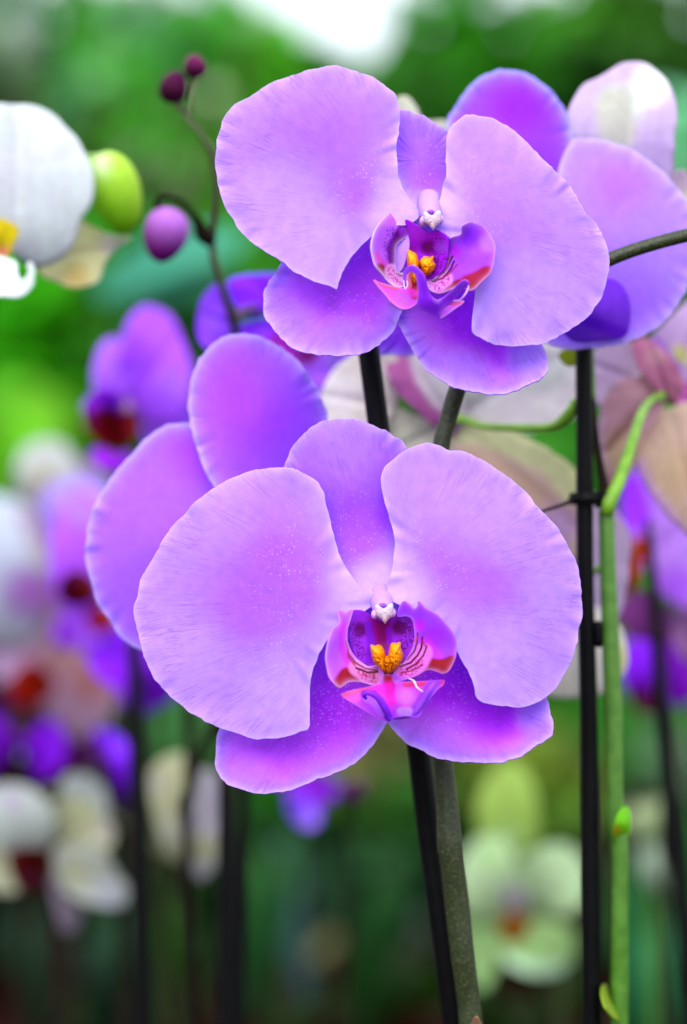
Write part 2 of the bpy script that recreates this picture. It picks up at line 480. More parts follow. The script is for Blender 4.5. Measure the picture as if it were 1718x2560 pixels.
def orchid_dye(c):
    """one pigment at different strengths: its green falls quickly with strength, its red slowly"""
    g = c[:, 1] * c[:, 1] / (c[:, 1] + 0.02) * 0.80
    red = 0.87 * np.interp(g * 1.15, [0.005, 0.03, 0.07, 0.13, 0.25, 0.33, 0.5], [0.42, 0.455, 0.48, 0.50, 0.535, 0.60, 0.75])
    return np.stack([red, g, 0 * g + 0.95], -1)

def petal_colour(blobs, base_c=MID, rim=60, throat=(0.10, 0.30), rim_s=0.75, throat_s=0.9, k=(1, 1)):
    def f(x, y, rb, d):
        c = paint(x, y, base_c, blobs)
        m = 0.5 + 0.5 * NZ(x / 60, y / 60)
        e = rim_s * np.exp(-d / rim)[:, None]
        c = c * (1 - e) + lin(PALE) * e
        e2 = 0.8 * np.exp(-d / 9.0)[:, None]
        c = c * (1 - e2) + lin(RIM) * e2
        t = throat_s * (1 - sstep(throat[0], throat[1] + 0.05 * m, rb))[:, None]
        q = orchid_dye(c * (1 - t) + lin(THROAT) * t)
        strong = 1 - sstep(0.06, 0.20, q[:, 1]) if k[0] > 1 else 1.0
        q[:, 0] *= 1 + (k[0] - 1) * strong; q[:, 1] *= 1 + (k[1] - 1) * strong
        return q
    return f

def spots_zone(a=0.14, b=0.5):
    return lambda x, y, rb, d: sstep(a, a + 0.08, rb) * (1 - sstep(b - 0.15, b + 0.1, rb)) * sstep(10, 60, d)

# outlines traced in photo pixels, hidden stretches completed
U_PL = [(829,165),(791,172),(753,181),(714,195),(680,205),(653,221),(622,244),(592,261),(561,295),(550,330),(541,376),(540,421),(546,460),(557,502),(577,540),(603,578),(626,603),(665,632),(699,651),(733,676),(773,699),(804,709),(830,717),(842,723),(847,706),(857,682),(877,646),(906,612),(935,585),(975,567),(1020,560),(1050,540),(1040,515),(1030,506),(1013,484),(1001,456),(994,418),(991,368),(996,330),(999,299),(997,268),(988,238),(963,215),(936,196),(902,181),(867,173)]
U_PR = [(1117,356),(1121,329),(1133,311),(1156,292),(1179,287),(1201,292),(1229,295),(1252,306),(1284,329),(1321,361),(1348,388),(1385,425),(1421,462),(1449,503),(1472,540),(1495,567),(1508,599),(1520,627),(1522,672),(1515,714),(1499,750),(1476,787),(1449,806),(1412,833),(1366,856),(1321,865),(1275,867),(1238,860),(1206,846),(1181,828),(1182,787),(1185,759),(1188,727),(1184,690),(1165,640),(1130,600),(1090,570),(1068,545),(1080,525),(1098,508),(1110,466),(1115,430),(1114,393)]
U_DS = [(1000,276),(1022,279),(1043,284),(1062,292),(1082,306),(1101,317),(1122,333),(1135,380),(1132,430),(1115,480),(1085,525),(1062,545),(1036,525),(1010,480),(988,425),(975,360),(980,300)]
U_SL = [(702,658),(692,679),(671,704),(660,735),(658,765),(664,796),(682,821),(712,857),(743,875),(773,884),(814,889),(855,890),(896,885),(921,877),(947,863),(967,847),(984,826),(1000,790),(1030,720),(1058,650),(1070,600),(1055,555),(980,535),(870,570),(780,610),(725,635)]
U_SR = [(972,740),(980,775),(993,806),(1008,837),(1034,878),(1059,918),(1090,944),(1115,959),(1146,972),(1177,981),(1212,986),(1248,987),(1284,980),(1314,967),(1345,952),(1363,937),(1369,913),(1365,884),(1345,850),(1300,810),(1250,750),(1210,680),(1160,620),(1110,575),(1060,560),(1035,630),(995,680)]
L_PL = [(744,1177),(708,1169),(662,1171),(626,1177),(590,1193),(560,1208),(529,1226),(498,1249),(467,1280),(436,1314),(405,1355),(385,1391),(364,1424),(352,1452),(347,1483),(338,1506),(336,1529),(343,1560),(352,1611),(369,1658),(390,1699),(421,1735),(452,1760),(472,1781),(508,1801),(549,1819),(590,1833),(637,1847),(683,1845),(724,1838),(755,1827),(773,1815),(774,1776),(775,1735),(780,1688),(791,1658),(806,1622),(830,1590),(870,1555),(915,1525),(945,1505),(935,1480),(905,1468),(888,1452),(863,1416),(845,1375),(832,1329),(824,1293),(816,1262),(811,1231),(796,1209),(775,1193)]
L_PR = [(953,1204),(955,1187),(965,1166),(991,1140),(1027,1120),(1057,1111),(1078,1109),(1103,1117),(1123,1128),(1154,1130),(1180,1138),(1210,1153),(1251,1179),(1287,1207),(1322,1240),(1353,1276),(1384,1311),(1409,1347),(1419,1367),(1438,1403),(1447,1444),(1453,1485),(1454,1541),(1446,1568),(1442,1607),(1430,1648),(1409,1689),(1389,1719),(1368,1741),(1338,1757),(1307,1769),(1277,1768),(1241,1764),(1207,1758),(1190,1743),(1187,1724),(1180,1699),(1167,1673),(1149,1643),(1130,1600),(1095,1560),(1040,1530),(995,1512),(975,1495),(968,1470),(978,1430),(985,1388),(986,1347),(978,1306),(965,1260),(955,1224)]
L_DS = [(700,1200),(710,1163),(726,1128),(751,1097),(777,1071),(807,1054),(843,1046),(879,1046),(914,1054),(950,1070),(980,1087),(1012,1110),(1030,1160),(1028,1230),(1015,1310),(1000,1390),(985,1450),(965,1490),(910,1510),(850,1470),(800,1400),(760,1325),(722,1255)]
L_SL = [(548,1824),(541,1852),(541,1883),(538,1913),(548,1939),(566,1957),(597,1971),(643,1983),(689,1981),(730,1974),(770,1959),(806,1944),(847,1929),(888,1906),(918,1878),(944,1847),(962,1818),(972,1780),(980,1700),(985,1620),(985,1500),(920,1488),(850,1520),(790,1590),(750,1660),(720,1730),(650,1790),(580,1800)]
L_SR = [(972,1806),(986,1827),(1011,1852),(1047,1874),(1088,1893),(1123,1902),(1174,1907),(1226,1908),(1261,1904),(1302,1893),(1333,1872),(1358,1855),(1380,1837),(1383,1806),(1376,1776),(1366,1746),(1335,1700),(1270,1670),(1210,1610),(1160,1560),(1090,1515),(1020,1485),(965,1488),(965,1640),(962,1740)]
R1_DS = [(475,985),(482,939),(498,903),(524,867),(554,844),(580,837),(611,836),(647,841),(683,857),(719,882),(755,918),(786,959),(806,1000),(819,1041),(822,1100),(800,1180),(740,1240),(670,1270),(600,1260),(536,1217),(508,1160),(488,1108),(477,1057),(472,1021)]
R1_PL = [(472,1059),(426,1062),(400,1072),(369,1093),(339,1124),(303,1165),(272,1206),(246,1247),(226,1298),(216,1355),(218,1406),(228,1457),(246,1509),(272,1550),(303,1591),(349,1622),(430,1640),(520,1600),(600,1500),(640,1380),(640,1270),(590,1160),(520,1080)]
R2_DS = [(1119,306),(1133,274),(1160,233),(1197,196),(1229,180),(1266,175),(1302,180),(1343,201),(1380,233),(1408,269),(1424,315),(1430,366),(1428,411),(1421,457),(1400,520),(1340,560),(1260,540),(1180,480),(1130,390)]
R2_PR = [(1433,350),(1476,347),(1527,356),(1577,375),(1627,407),(1664,441),(1701,485),(1735,530),(1755,590),(1750,660),(1718,718),(1696,759),(1659,801),(1614,837),(1568,856),(1517,866),(1458,872),(1412,874),(1370,860),(1350,800),(1370,700),(1370,600),(1385,480),(1405,400)]

def z4(L): return [(900 + a * .2296, 480 + b * .2296) for a, b in L]
def z5(L): return [(780 + a * .2551, 1440 + b * .2551) for a, b in L]

def flower_core(parent, cx, cy, Y0, name='flower'):
    """the flower's own stalk and the small cup where its petals meet"""
    a = tube_px([(cx + 45, cy + 25, Y0 + 0.030, 26), (cx + 26, cy + 18, Y0 + 0.020, 26), (cx + 8, cy + 6, Y0 + 0.010, 30), (cx, cy, Y0 + 0.004, 44), (cx, cy, Y0 - 0.001, 52)], 24)
    return coloured(name, [(a[0], a[1], (214, 186, 236))], M_WAX, parent)

# ------------------------------------------------------------------ the purple orchid
BENCH_Z = 0.88
base1 = W(1200, 3000, 0.615); base1[2] = BENCH_Z + 0.10
plant = thing('orchid_plant', base1, 'purple moth orchid in sharp focus, two large open flowers facing forward on a speckled stem', 'orchid', 'potted moth orchids')

V, F = tube_px([(1235,3300,.628,70),(1215,2900,.628,68),(1182,2600,.626,62),(1172,2500,.626,58),(1156,2380,.625,60),(1143,2260,.625,62),(1130,2150,.624,61),(1126,2120,.624,66),(1119,2020,.624,56),(1109,1920,.624,52),(1097,1800,.624,50),(1085,1600,.624,48),(1080,1400,.624,46),(1092,1230,.623,46),(1104,1110,.622,44),(1120,1050,.622,44),(1143,975,.621,44),(1180,880,.621,42),(1240,800,.620,40),(1330,745,.620,38),(1430,695,.618,36),(1525,648,.617,35),(1610,617,.617,34),(1718,588,.618,34),(1800,575,.622,32),(1900,570,.63,28)], 150)
stem_o = link('stem', V, F, M_STEM, plant)
# small triangular bract on the stem, at the foot of the picture
lobe('bract', [(1178,2560),(1184,2548),(1192,2540),(1200,2552),(1206,2575),(1190,2590),(1176,2580)], .620, [(1178,2560,0),(1206,2575,0),(1192,2540,2)], M_LIP, plant, lambda x, y, rb, d: paint(x, y, (150,110,90), []), step=4)

fU = flower_core(plant, 1058, 545, 0.600)
# sepals stand behind, petals in front of them, the lip reaches forward
petal('dorsal_sepal', U_DS, (1055,400), .600, [(1060,545,0),(1000,276,-7),(1082,306,-8),(1050,400,-6.5),(980,400,-8),(1132,420,-9),(1055,480,-4)], M_PETAL, fU,
      petal_colour([('blob',1090,470,80,DEEP,.5),('blob',1040,300,90,(196,142,242),.6)], base_c=(188,124,243), rim=16, rim_s=.35), base=(1060,545), spot=spots_zone(.2,.75), ruffle=.3, seed=2, n=240, rings=44)
petal('petal', U_PL, (770,430), .600, [(1050,530,2),(980,470,3),(829,165,-1.5),(592,261,-4),(541,400,-2.5),(603,578,1.5),(842,722,6.5),(700,645,4.2),(770,430,2.2),(900,520,4.0),(990,300,-0.5),(900,300,1.8),(700,300,0.2),(935,585,5),(660,500,1.6),(780,600,4.0)], M_PETAL, fU,
      petal_colour([('line',[(620,420),(740,470),(900,505)],22,(176,104,244),.45,70),('blob',870,470,120,DEEP,.7),('blob',800,420,170,(180,112,244),.5),('blob',800,350,230,(186,126,244),.7),('blob',930,330,120,(184,124,243),.6),('blob',690,530,220,PALE,.8),('blob',780,620,160,(214,172,246),.8)], base_c=(196,146,244)), base=(1058,535), spot=spots_zone(.16,.45), seed=3)
petal('petal', U_PR, (1300,610), .600, [(1075,540,2),(1140,540,3.5),(1121,329,-2.5),(1190,290,-3.5),(1385,425,-2),(1520,640,-3),(1470,780,0),(1320,866,3.5),(1185,830,6.5),(1186,740,5.5),(1300,610,3.0),(1200,450,1.2),(1400,650,1.2),(1112,440,0),(1300,760,3.6)], M_PETAL, fU,
      petal_colour([('line',[(1150,520),(1220,560),(1330,580)],18,(178,108,244),.4,60),('blob',1200,560,150,(172,106,242),.7),('blob',1300,520,200,(200,150,244),.5),('blob',1350,760,190,(214,172,246),.8),('blob',1230,760,120,(214,172,246),.6)], base_c=(200,150,244)), base=(1058,535), spot=spots_zone(.16,.42), seed=4)
petal('lateral_sepal', U_SL, (830,760), .600, [(1060,600,-2),(980,700,-3.5),(830,760,-4.5),(702,658,-9),(660,760,-5),(712,857,-0.5),(850,890,0.5),(950,860,-3),(860,620,-7.5),(760,700,-7.5)], M_PETAL, fU,
      petal_colour([('blob',930,700,170,(158,66,244),.8),('blob',800,710,140,(166,78,244),.7),('blob',700,840,130,(200,150,242),.7),('blob',860,870,100,(196,146,242),.6)], base_c=(174,96,245), rim=26, throat_s=.2, k=(1.38, 1.75)), base=(1058,590), spot=spots_zone(.12,.7), seed=5, ruffle=.6)
petal('lateral_sepal', U_SR, (1120,830), .600, [(1060,600,-3),(1000,720,-4),(1120,830,-4),(1034,878,-4.5),(1212,986,0.5),(1345,950,-0.5),(1368,900,-4),(1260,860,-8.5),(1180,760,-8.5),(1230,920,-3.5),(1140,690,-7)], M_PETAL, fU,
      petal_colour([('blob',1170,790,130,(150,48,244),.9),('blob',1240,850,110,(152,54,244),.8),('blob',1050,760,110,(162,70,244),.6),('blob',1150,950,110,(196,146,242),.6),('blob',1330,900,80,(206,160,244),.8)], base_c=(174,96,245), rim=26, throat_s=.2, k=(1.38, 1.75)), base=(1058,590), spot=spots_zone(.12,.6), seed=6, ruffle=.6)  # deep blobs also paint the shade under the right petal

PK, MAG, RED, DRED, VIO, LAV = (222,96,196), (206,50,214), (150,0,18), (84,0,10), (140,48,240), (184,132,242)
def lipcol(base, ops, warp=0, edge=None):
    def f(x, y, rb, d):
        c = paint(x, y, base, ops, warp) * np.array([0.66, 0.55, 0.86])
        if edge:
            e = edge[1] * np.exp(-d / edge[2])[:, None]
            c = c * (1 - e) + lin(edge[0]) * e
        return c
    return f
def Z4l(L): return z4(L)

# upper flower: throat wall, side lobes and an added pale filler
lobe('throat', z4([(500,300),(620,360),(740,430),(850,420),(960,500),(960,640),(930,800),(860,900),(740,960),(620,1000),(560,900),(500,800),(470,700),(500,560),(530,480),(515,400)]), .600,
     [(1060,585,4),(1020,560,4),(1110,600,7),(1065,640,1.5),(1030,690,6),(1100,680,8)], M_LIP, fU,
     lipcol((176,34,226), [('blob',*z4([(620,420)])[0],34,(196,60,236),.9),('blob',*z4([(740,600)])[0],26,(120,8,120),.95),('blob',*z4([(560,640)])[0],20,(150,6,150),.7),
      ('mottle',z4([(850,560),(870,720),(820,800)]),26,(110,20,140),.8,3.2),('blob',*z4([(900,600)])[0],24,(170,90,238),.6)], warp=2), step=1.5)  # dark blobs paint the hollow's shading; the mottle is its own pattern
lobe('side_lobe', z4([(305,235),(320,190),(375,190),(450,170),(425,245),(470,290),(520,350),(532,470),(455,525),(395,585),(385,700),(392,850),(440,885),(490,880),(470,960),(480,1030),(420,1045),(330,1000),(240,900),(165,810),(130,690),(118,580),(150,440),(210,335)]), .600,
     [(970,530,4),(950,560,9),(927,620,12),(935,680,12.5),(960,710,11),(1000,715,9.5),(1005,690,6),(988,640,4.5),(1000,590,3.5),(1015,570,3)], M_LIP, fU,
     lipcol((206,130,242), [('line',z4([(500,350),(420,480),(350,600),(350,720),(400,860)]),9,(112,6,130),.9,10),('mottle',z4([(330,440),(300,600),(320,720)]),16,(120,40,200),.75,3),
      ('blob',*z4([(470,420)])[0],20,(170,60,226),.8),('line',z4([(150,730),(250,860),(330,960)]),12,PK,.8,12),('line',z4([(215,830),(290,930)]),6,RED,.95,10),
      ('line',z4([(340,860),(410,960),(450,1030)]),14,(232,176,214),.9,8),('mottle',z4([(330,860),(400,960),(450,1010)]),14,(190,40,130),.8,3),('line',z4([(400,890),(470,930)]),1.5,DRED,.8,2)], warp=1.2, edge=((224,190,246),.8,4)), seed=2)
lobe('side_lobe', z4([(1108,380),(1140,345),(1200,325),(1280,345),(1340,370),(1390,430),(1440,500),(1475,600),(1465,720),(1450,810),(1420,890),(1370,940),(1310,1000),(1250,1060),(1190,1078),(1100,1040),(1010,1060),(940,1090),(870,1110),(800,1095),(745,1050),(735,970),(800,950),(870,880),(930,800),(950,700),(940,600),(960,520),(1010,490),(1100,455)]), .600,
     [(1155,560,13),(1190,560,10),(1235,620,9.5),(1225,690,12),(1170,725,14),(1110,725,11),(1080,715,9),(1075,700,8),(1118,640,5.5),(1122,600,6),(1150,620,8.5),(1180,640,11)], M_LIP, fU,
     lipcol((178,92,240), [('blob',*z4([(1200,500)])[0],42,(156,58,244),.9),('blob',*z4([(1400,560)])[0],36,(200,146,243),.8),('blob',*z4([(1030,640)])[0],26,(198,50,226),.8),
      ('line',z4([(960,1060),(1080,1010)]),8,RED,.9,10),('line',z4([(870,1100),(960,1050)]),5,RED,.95,7),('line',z4([(1180,1000),(1290,950),(1380,900)]),15,(176,16,64),.9,14),('line',z4([(1190,1050),(1260,1030)]),8,RED,.6,8),
      ('line',z4([(760,1010),(870,1000),(930,950)]),15,(232,170,216),.9,10),('mottle',z4([(760,1020),(870,1020),(930,960)]),16,(190,40,150),.8,3),
      ('line',z4([(740,972),(830,955),(920,880),(985,770),(1015,700)]),1.6,DRED,.95,1.6),('line',z4([(790,985),(900,945),(990,850),(1035,760)]),1.4,DRED,.9,1.6),('line',z4([(860,900),(930,810),(965,720)]),3.5,(176,20,80),.85,3),
      ('line',z4([(880,960),(980,890),(1070,790)]),1.2,(176,30,110),.85,1.6)], warp=.8, edge=((214,170,245),.6,4)), seed=3)
lobe('side_lobe', z4([(395,590),(455,520),(525,478),(540,600),(500,760),(450,860),(400,870),(380,780),(378,680)]), .600,
     [(990,620,2.5),(1020,595,2.5),(1000,680,3.5),(985,660,2.5)], M_LIP, fU, lambda x, y, rb, d: paint(x, y, (186,140,240), [('line', z4([(500,880),(545,700)]), 4, (150,60,230), .9, 6)]), seed=9)  # added filler, stands for the pale petal seen through the lobe's opening
# two-toothed yellow callus
def pillow(name, parent, Y0, pieces, base, ops, mat, dots=.85):
    parts = []
    for outline, (hc, he), seed in pieces:
        out = catmull(outline, 56); c = out.mean(0)
        P, n, R = [], len(out), 14
        for k in range(R + 1):
            s = math.sin(k / R * math.pi / 2)
            for p in out:
                q = c + s * (p - c)
                bump = (0.5 if dots else .12) * NZ(np.array([q[0] / 3.5 + seed]), np.array([q[1] / 3.5]))[0] * (1 - s ** 8)
                P.append((q[0], q[1], he + (hc - he) * max(0, 1 - s ** 3) ** .5 + bump))
        for p in out: P.append((p[0], p[1], he - 2.5))
        P = np.array(P)
        F = [(k * n + i, (k + 1) * n + i, (k + 1) * n + (i + 1) % n, k * n + (i + 1) % n) for k in range(R + 1) for i in range(n)]
        col = paint(P[:, 0], P[:, 1], base, ops)
        if dots:
            m = sstep(.2, .4, NZ2(P[:, 0] / 2.4 + seed, P[:, 1] / 2.4))[:, None] * (.25 + .75 * sstep(c[1] - 12, c[1] + 8, P[:, 1]))[:, None] * dots
            col = col * (1 - m) + lin((140, 34, 4)) * m
        parts.append((W(P[:, 0], P[:, 1], Y0 - P[:, 2] / 1000), F, col))
    return coloured(name, parts, mat, parent)
def callus_shape(parent, Y0, pieces):
    return pillow('callus', parent, Y0, pieces, (238, 146, 10), [('blob', pieces[0][0][0][0] + 8, pieces[0][0][0][1] + 12, 16, (246, 178, 40), .7), ('blob', pieces[1][0][2][0], pieces[1][0][2][1] + 12, 16, (246, 178, 40), .7)], M_LIP)
callus_shape(fU, .600, [(z4([(513,650),(538,628),(575,650),(615,672),(640,745),(652,800),(640,880),(628,985),(600,1045),(565,960),(540,870),(515,780)]), (11, 5), 1),
                        (z4([(648,770),(670,725),(705,697),(760,705),(805,695),(806,755),(830,800),(812,850),(735,920),(695,905),(662,830)]), (12, 5.5), 4)])
# middle lobe: pink wing on its own sheet, violet blade with curled tips in front of it
lobe('lip', z4([(148,960),(210,985),(300,1012),(400,1040),(480,1052),(510,1000),(505,920),(545,875),(600,880),(628,960),(634,1100),(622,1210),(560,1262),(490,1282),(420,1262),(340,1200),(280,1130),(200,1040)]), .600,
     [(934,701,13),(960,725,13),(1010,722,11),(1030,690,8),(1045,730,9),(1020,770,15),(980,760,15)], M_LIP, fU,
     lipcol((214,104,232), [('line',z4([(160,965),(300,1020),(400,1050)]),4,(216,90,120),.9,8),('line',z4([(545,900),(590,1000),(600,1110)]),10,(200,30,60),.95,12),('line',z4([(520,900),(520,1020)]),6,(224,130,130),.8,6),
      ('mottle',z4([(570,880),(610,980),(600,1030)]),7,(110,0,10),.8,3),('line',z4([(470,1060),(580,1110)]),5,(240,80,200),.7,9),('blob',*z4([(450,1180)])[0],32,(206,120,238),.8)], edge=((226,150,240),.5,3)), seed=4)
lobe('lip', z4([(492,1055),(470,1000),(470,930),(480,860),(530,805),(590,800),(660,850),(710,920),(740,1030),(770,1120),(840,1172),(920,1140),(1000,1070),(1080,990),(1140,955),(1185,980),(1187,1030),(1160,1045),(1130,1050),(1080,1105),(1050,1150),(1010,1192),(920,1240),(870,1300),(865,1375),(780,1335),(700,1290),(640,1250),(625,1200),(634,1100),(624,960),(595,885),(545,870),(508,895),(500,950),(508,1010)]), .600,
     [(1010,700,15),(1035,668,17),(1060,700,17),(1080,750,15),(1150,712,17),(1100,780,12),(1050,770,14),(1090,740,14),(1172,705,18)], M_LIP, fU,
     lipcol((158,54,244), [('blob',*z4([(840,1165)])[0],16,(200,160,246),.8),('line',z4([(470,930),(530,815),(600,810),(660,860)]),3,(170,86,244),.8,5),('line',z4([(1000,1080),(1140,965)]),5,(164,84,242),.7,8)], edge=((186,120,246),.45,3)), seed=5)
lobe('lip', z4([(862,1372),(868,1300),(920,1242),(1010,1190),(1080,1186),(1136,1188),(1110,1225),(1040,1272),(960,1332),(895,1372)]), .600,
     [(1100,795,11),(1110,760,12),(1160,753,13),(1130,780,13)], M_LIP, fU, lipcol((206,110,236), [('line',z4([(1010,1200),(1130,1200)]),6,(226,80,150),.85,8)], edge=((236,190,246),.6,2)), seed=6)
a = tube_px([(*z4([(1180,985)])[0], .583, 3.5),(*z4([(1178,1050)])[0], .582, 4.5),(*z4([(1135,1130)])[0], .581, 4.5),(*z4([(1085,1178)])[0], .582, 4),(*z4([(1020,1183)])[0], .583, 2)], 24, 8)
b = tube_px([(*z4([(476,960)])[0], .584, 3),(*z4([(483,1020)])[0], .584, 2.6),(*z4([(497,1055)])[0], .583, 2.2),(*z4([(518,1010)])[0], .583, 2.2),(*z4([(510,965)])[0], .584, 1.6)], 24, 8)
coloured('tendril', [(a[0], a[1], (206,150,246)), (b[0], b[1], (240,210,248))], M_LIP, fU)

def column(parent, c, s, Y0, tilt):
    """c: px of the anther cap's middle; s: scale in px"""
    cx, cy = c
    V, F = tube_px([(cx - 8 * s, cy - 44 * s, Y0 + .003, 60 * s), (cx - 7 * s, cy - 32 * s, Y0 + .0012, 62 * s), (cx - 5 * s, cy - 18 * s, Y0 - .0020, 58 * s), (cx - 3 * s, cy - 6 * s, Y0 - .0045, 53 * s), (cx - 2 * s, cy + 4 * s, Y0 - .0060, 42 * s), (cx - 1 * s, cy + 9 * s, Y0 - .0065, 22 * s)], 40, 24)
    x, z = V[:, 0], V[:, 2]
    col = np.tile(lin((182, 142, 234)), (len(V), 1))
    coloured('column', [(V, F, col)], M_WAX, parent)
    m = K * Y0
    p = lambda dx, dy, dY: W(cx + dx * s, cy + dy * s, Y0 + dY)
    CAP = [(612,300),(614,268),(640,258),(680,286),(710,294),(745,268),(785,246),(808,272),(810,330),(800,380),(762,414),(736,440),(717,470),(698,440),(672,412),(630,384),(612,340)]
    pts = [(cx + (a * .2551 - 180.0) * s * .9, cy + 4 + (b * .2551 - 84.0) * s * .9) for a, b in CAP]
    pillow('anther_cap', parent, Y0, [(pts, (10.4, 8.6), 31)], (204, 180, 204), [('blob', cx + 16 * s, cy - 18 * s, 12 * s, (238, 232, 226), .95), ('blob', cx - 18 * s, cy - 12 * s, 9 * s, (228, 220, 200), .8), ('blob', cx, cy + 22 * s, 12 * s, (222, 196, 196), .7)], M_WAX, 0)  # cream bumps, with highlights painted into their colour
    cheeks = []
    for dx, dy, rx in ((-27, 12, 9), (25, 8, 9)):
        cheeks.append((*ellipsoid(p(dx * .85, dy, -.0065), rx * s * m, .0022, 12 * s * m), (214, 166, 238)))
    coloured('column_wing', cheeks[:1], M_WAX, parent); coloured('column_wing', cheeks[1:], M_WAX, parent)
    h = ellipsoid(p(-3, -11, -.0082), 10 * s * m, .0012, 6 * s * m)
    coloured('stigma', [(h[0], h[1], (150, 80, 224))], M_WAX, parent)
column(fU, (1080, 541), .98, .600, 0)

# ------------------------------------------------------------------ lower flower
fL = flower_core(plant, 958, 1505, 0.599)
petal('dorsal_sepal', L_DS, (880,1230), .599, [(960,1490,0),(843,1046,-5),(710,1163,-7),(1011,1112,-8),(880,1230,-5),(1015,1300,-9),(780,1310,-8),(930,1400,-3.5)], M_PETAL, fL,
      petal_colour([('blob',900,1310,130,(174,96,245),.7),('blob',975,1290,60,(164,76,244),.7),('blob',860,1110,120,(200,148,243),.6)], base_c=(184,124,242), rim=26, rim_s=.55, throat=(.12,.26)), base=(960,1495), spot=spots_zone(.16,.6), ruffle=.5, seed=12, n=300, rings=50)  # small right-hand blob paints the shade beside the right petal
petal('petal', L_PL, (620,1500), .599, [(945,1495,2),(870,1480,3.2),(708,1169,-3),(744,1177,-2.5),(498,1249,-4),(338,1506,-5),(390,1699,-1.5),(637,1847,3.5),(772,1815,6.5),(785,1670,5.5),(620,1500,3.0),(800,1520,4.4),(824,1300,-1),(740,1350,1.8),(560,1350,0.5),(500,1650,1.8),(680,1720,4.4)], M_PETAL, fL,
      petal_colour([('line',[(520,1560),(700,1520),(860,1490)],20,(172,98,244),.5,60),('blob',740,1400,150,(168,92,244),.5),('blob',740,1430,190,(164,94,241),.75),('blob',640,1500,200,(178,112,242),.7),('blob',700,1250,130,(182,122,243),.6),('blob',700,1760,190,(216,174,247),.8),('blob',450,1650,200,(210,166,246),.8)], base_c=(196,144,244), rim=70), base=(960,1500), spot=spots_zone(.18,.55), seed=13)
petal('petal', L_PR, (1210,1440), .599, [(978,1490,2),(1050,1480,3.4),(953,1204,-2),(1078,1109,-4),(1250,1179,-3.5),(1419,1367,-4.5),(1454,1530,-5),(1389,1719,-1),(1277,1768,3.5),(1190,1745,6.5),(1150,1645,5.6),(1210,1440,3.2),(1100,1300,1.4),(1300,1600,2.8),(978,1380,.5),(1340,1420,0.2)], M_PETAL, fL,
      petal_colour([('line',[(1090,1420),(1190,1460),(1300,1470)],18,(172,98,244),.4,60),('blob',1130,1400,150,(170,104,242),.75),('blob',1180,1470,120,(176,110,242),.6),('blob',1200,1270,190,(206,158,245),.7),('blob',1280,1680,180,(216,174,247),.8),('blob',1380,1480,120,(212,168,246),.6)], base_c=(198,148,244), rim=70), base=(960,1500), spot=spots_zone(.2,.48), seed=14)
petal('lateral_sepal', L_SL, (750,1860), .599, [(965,1590,-3),(960,1800,-3),(750,1860,-4.5),(548,1824,-9),(538,1913,-6),(643,1983,0),(847,1929,-1.5),(900,1640,-7),(740,1760,-9),(860,1780,-5)], M_PETAL, fL,
      petal_colour([('blob',850,1740,190,(154,56,244),.85),('blob',700,1860,140,(164,74,244),.6),('blob',620,1950,90,(180,116,242),.6)], base_c=(174,92,245), rim=24, rim_s=.6, throat_s=.1, k=(1.38, 1.5)), base=(962,1590), spot=spots_zone(.1,.7), seed=15, ruffle=.6)
petal('lateral_sepal', L_SR, (1150,1780), .599, [(985,1590,-3),(972,1806,-3),(1150,1780,-5),(1088,1893,-2),(1226,1908,0.5),(1379,1837,-1.5),(1366,1750,-6),(1240,1700,-9.5),(1100,1620,-7),(1250,1830,-3.5)], M_PETAL, fL,
      petal_colour([('blob',1110,1700,140,(150,46,244),.9),('blob',1240,1780,130,(150,48,244),.85),('blob',1100,1870,120,(170,104,242),.6),('blob',1340,1790,70,(196,142,243),.7)], base_c=(172,90,245), rim=26, rim_s=.65, throat_s=.1, k=(1.38, 1.5)), base=(970,1590), spot=spots_zone(.1,.7), seed=16, ruffle=.6)  # deep blobs include the shade cast below the petal's edge

STR = DRED
lobe('throat', z5([(360,420),(400,340),(500,340),(600,400),(700,450),(800,380),(880,350),(990,400),(1010,520),(1010,680),(940,830),(880,900),(760,980),(620,930),(560,880),(440,810),(380,650),(370,520)]), .599,
     [(880,1540,4),(960,1560,2.4),(1025,1550,4),(960,1610,1.0),(900,1650,4.5),(1010,1650,4.5),(960,1690,6)], M_LIP, fL,
     lipcol((170,60,232), [('line',z5([(650,440),(660,660)]),10,(170,8,160),.9,26),('line',z5([(705,480),(695,660)]),6,(150,4,110),.8,22),('blob',*z5([(470,520)])[0],26,(118,8,110),.95),('blob',*z5([(860,500)])[0],30,(112,6,110),.95),
      ('line',z5([(550,480),(580,700),(560,830)]),7,(140,40,226),.8,6),('line',z5([(750,520),(760,640)]),5,(150,30,220),.8,6),
      ('mottle',z5([(420,500),(410,640),(470,760)]),20,(120,30,150),.85,3),('mottle',z5([(930,500),(960,600),(900,680)]),22,(110,20,130),.85,3),('blob',*z5([(900,390)])[0],18,(176,96,242),.8)], warp=1.5), step=1.5, seed=11)  # dark side blobs stand in for shading deep in the throat
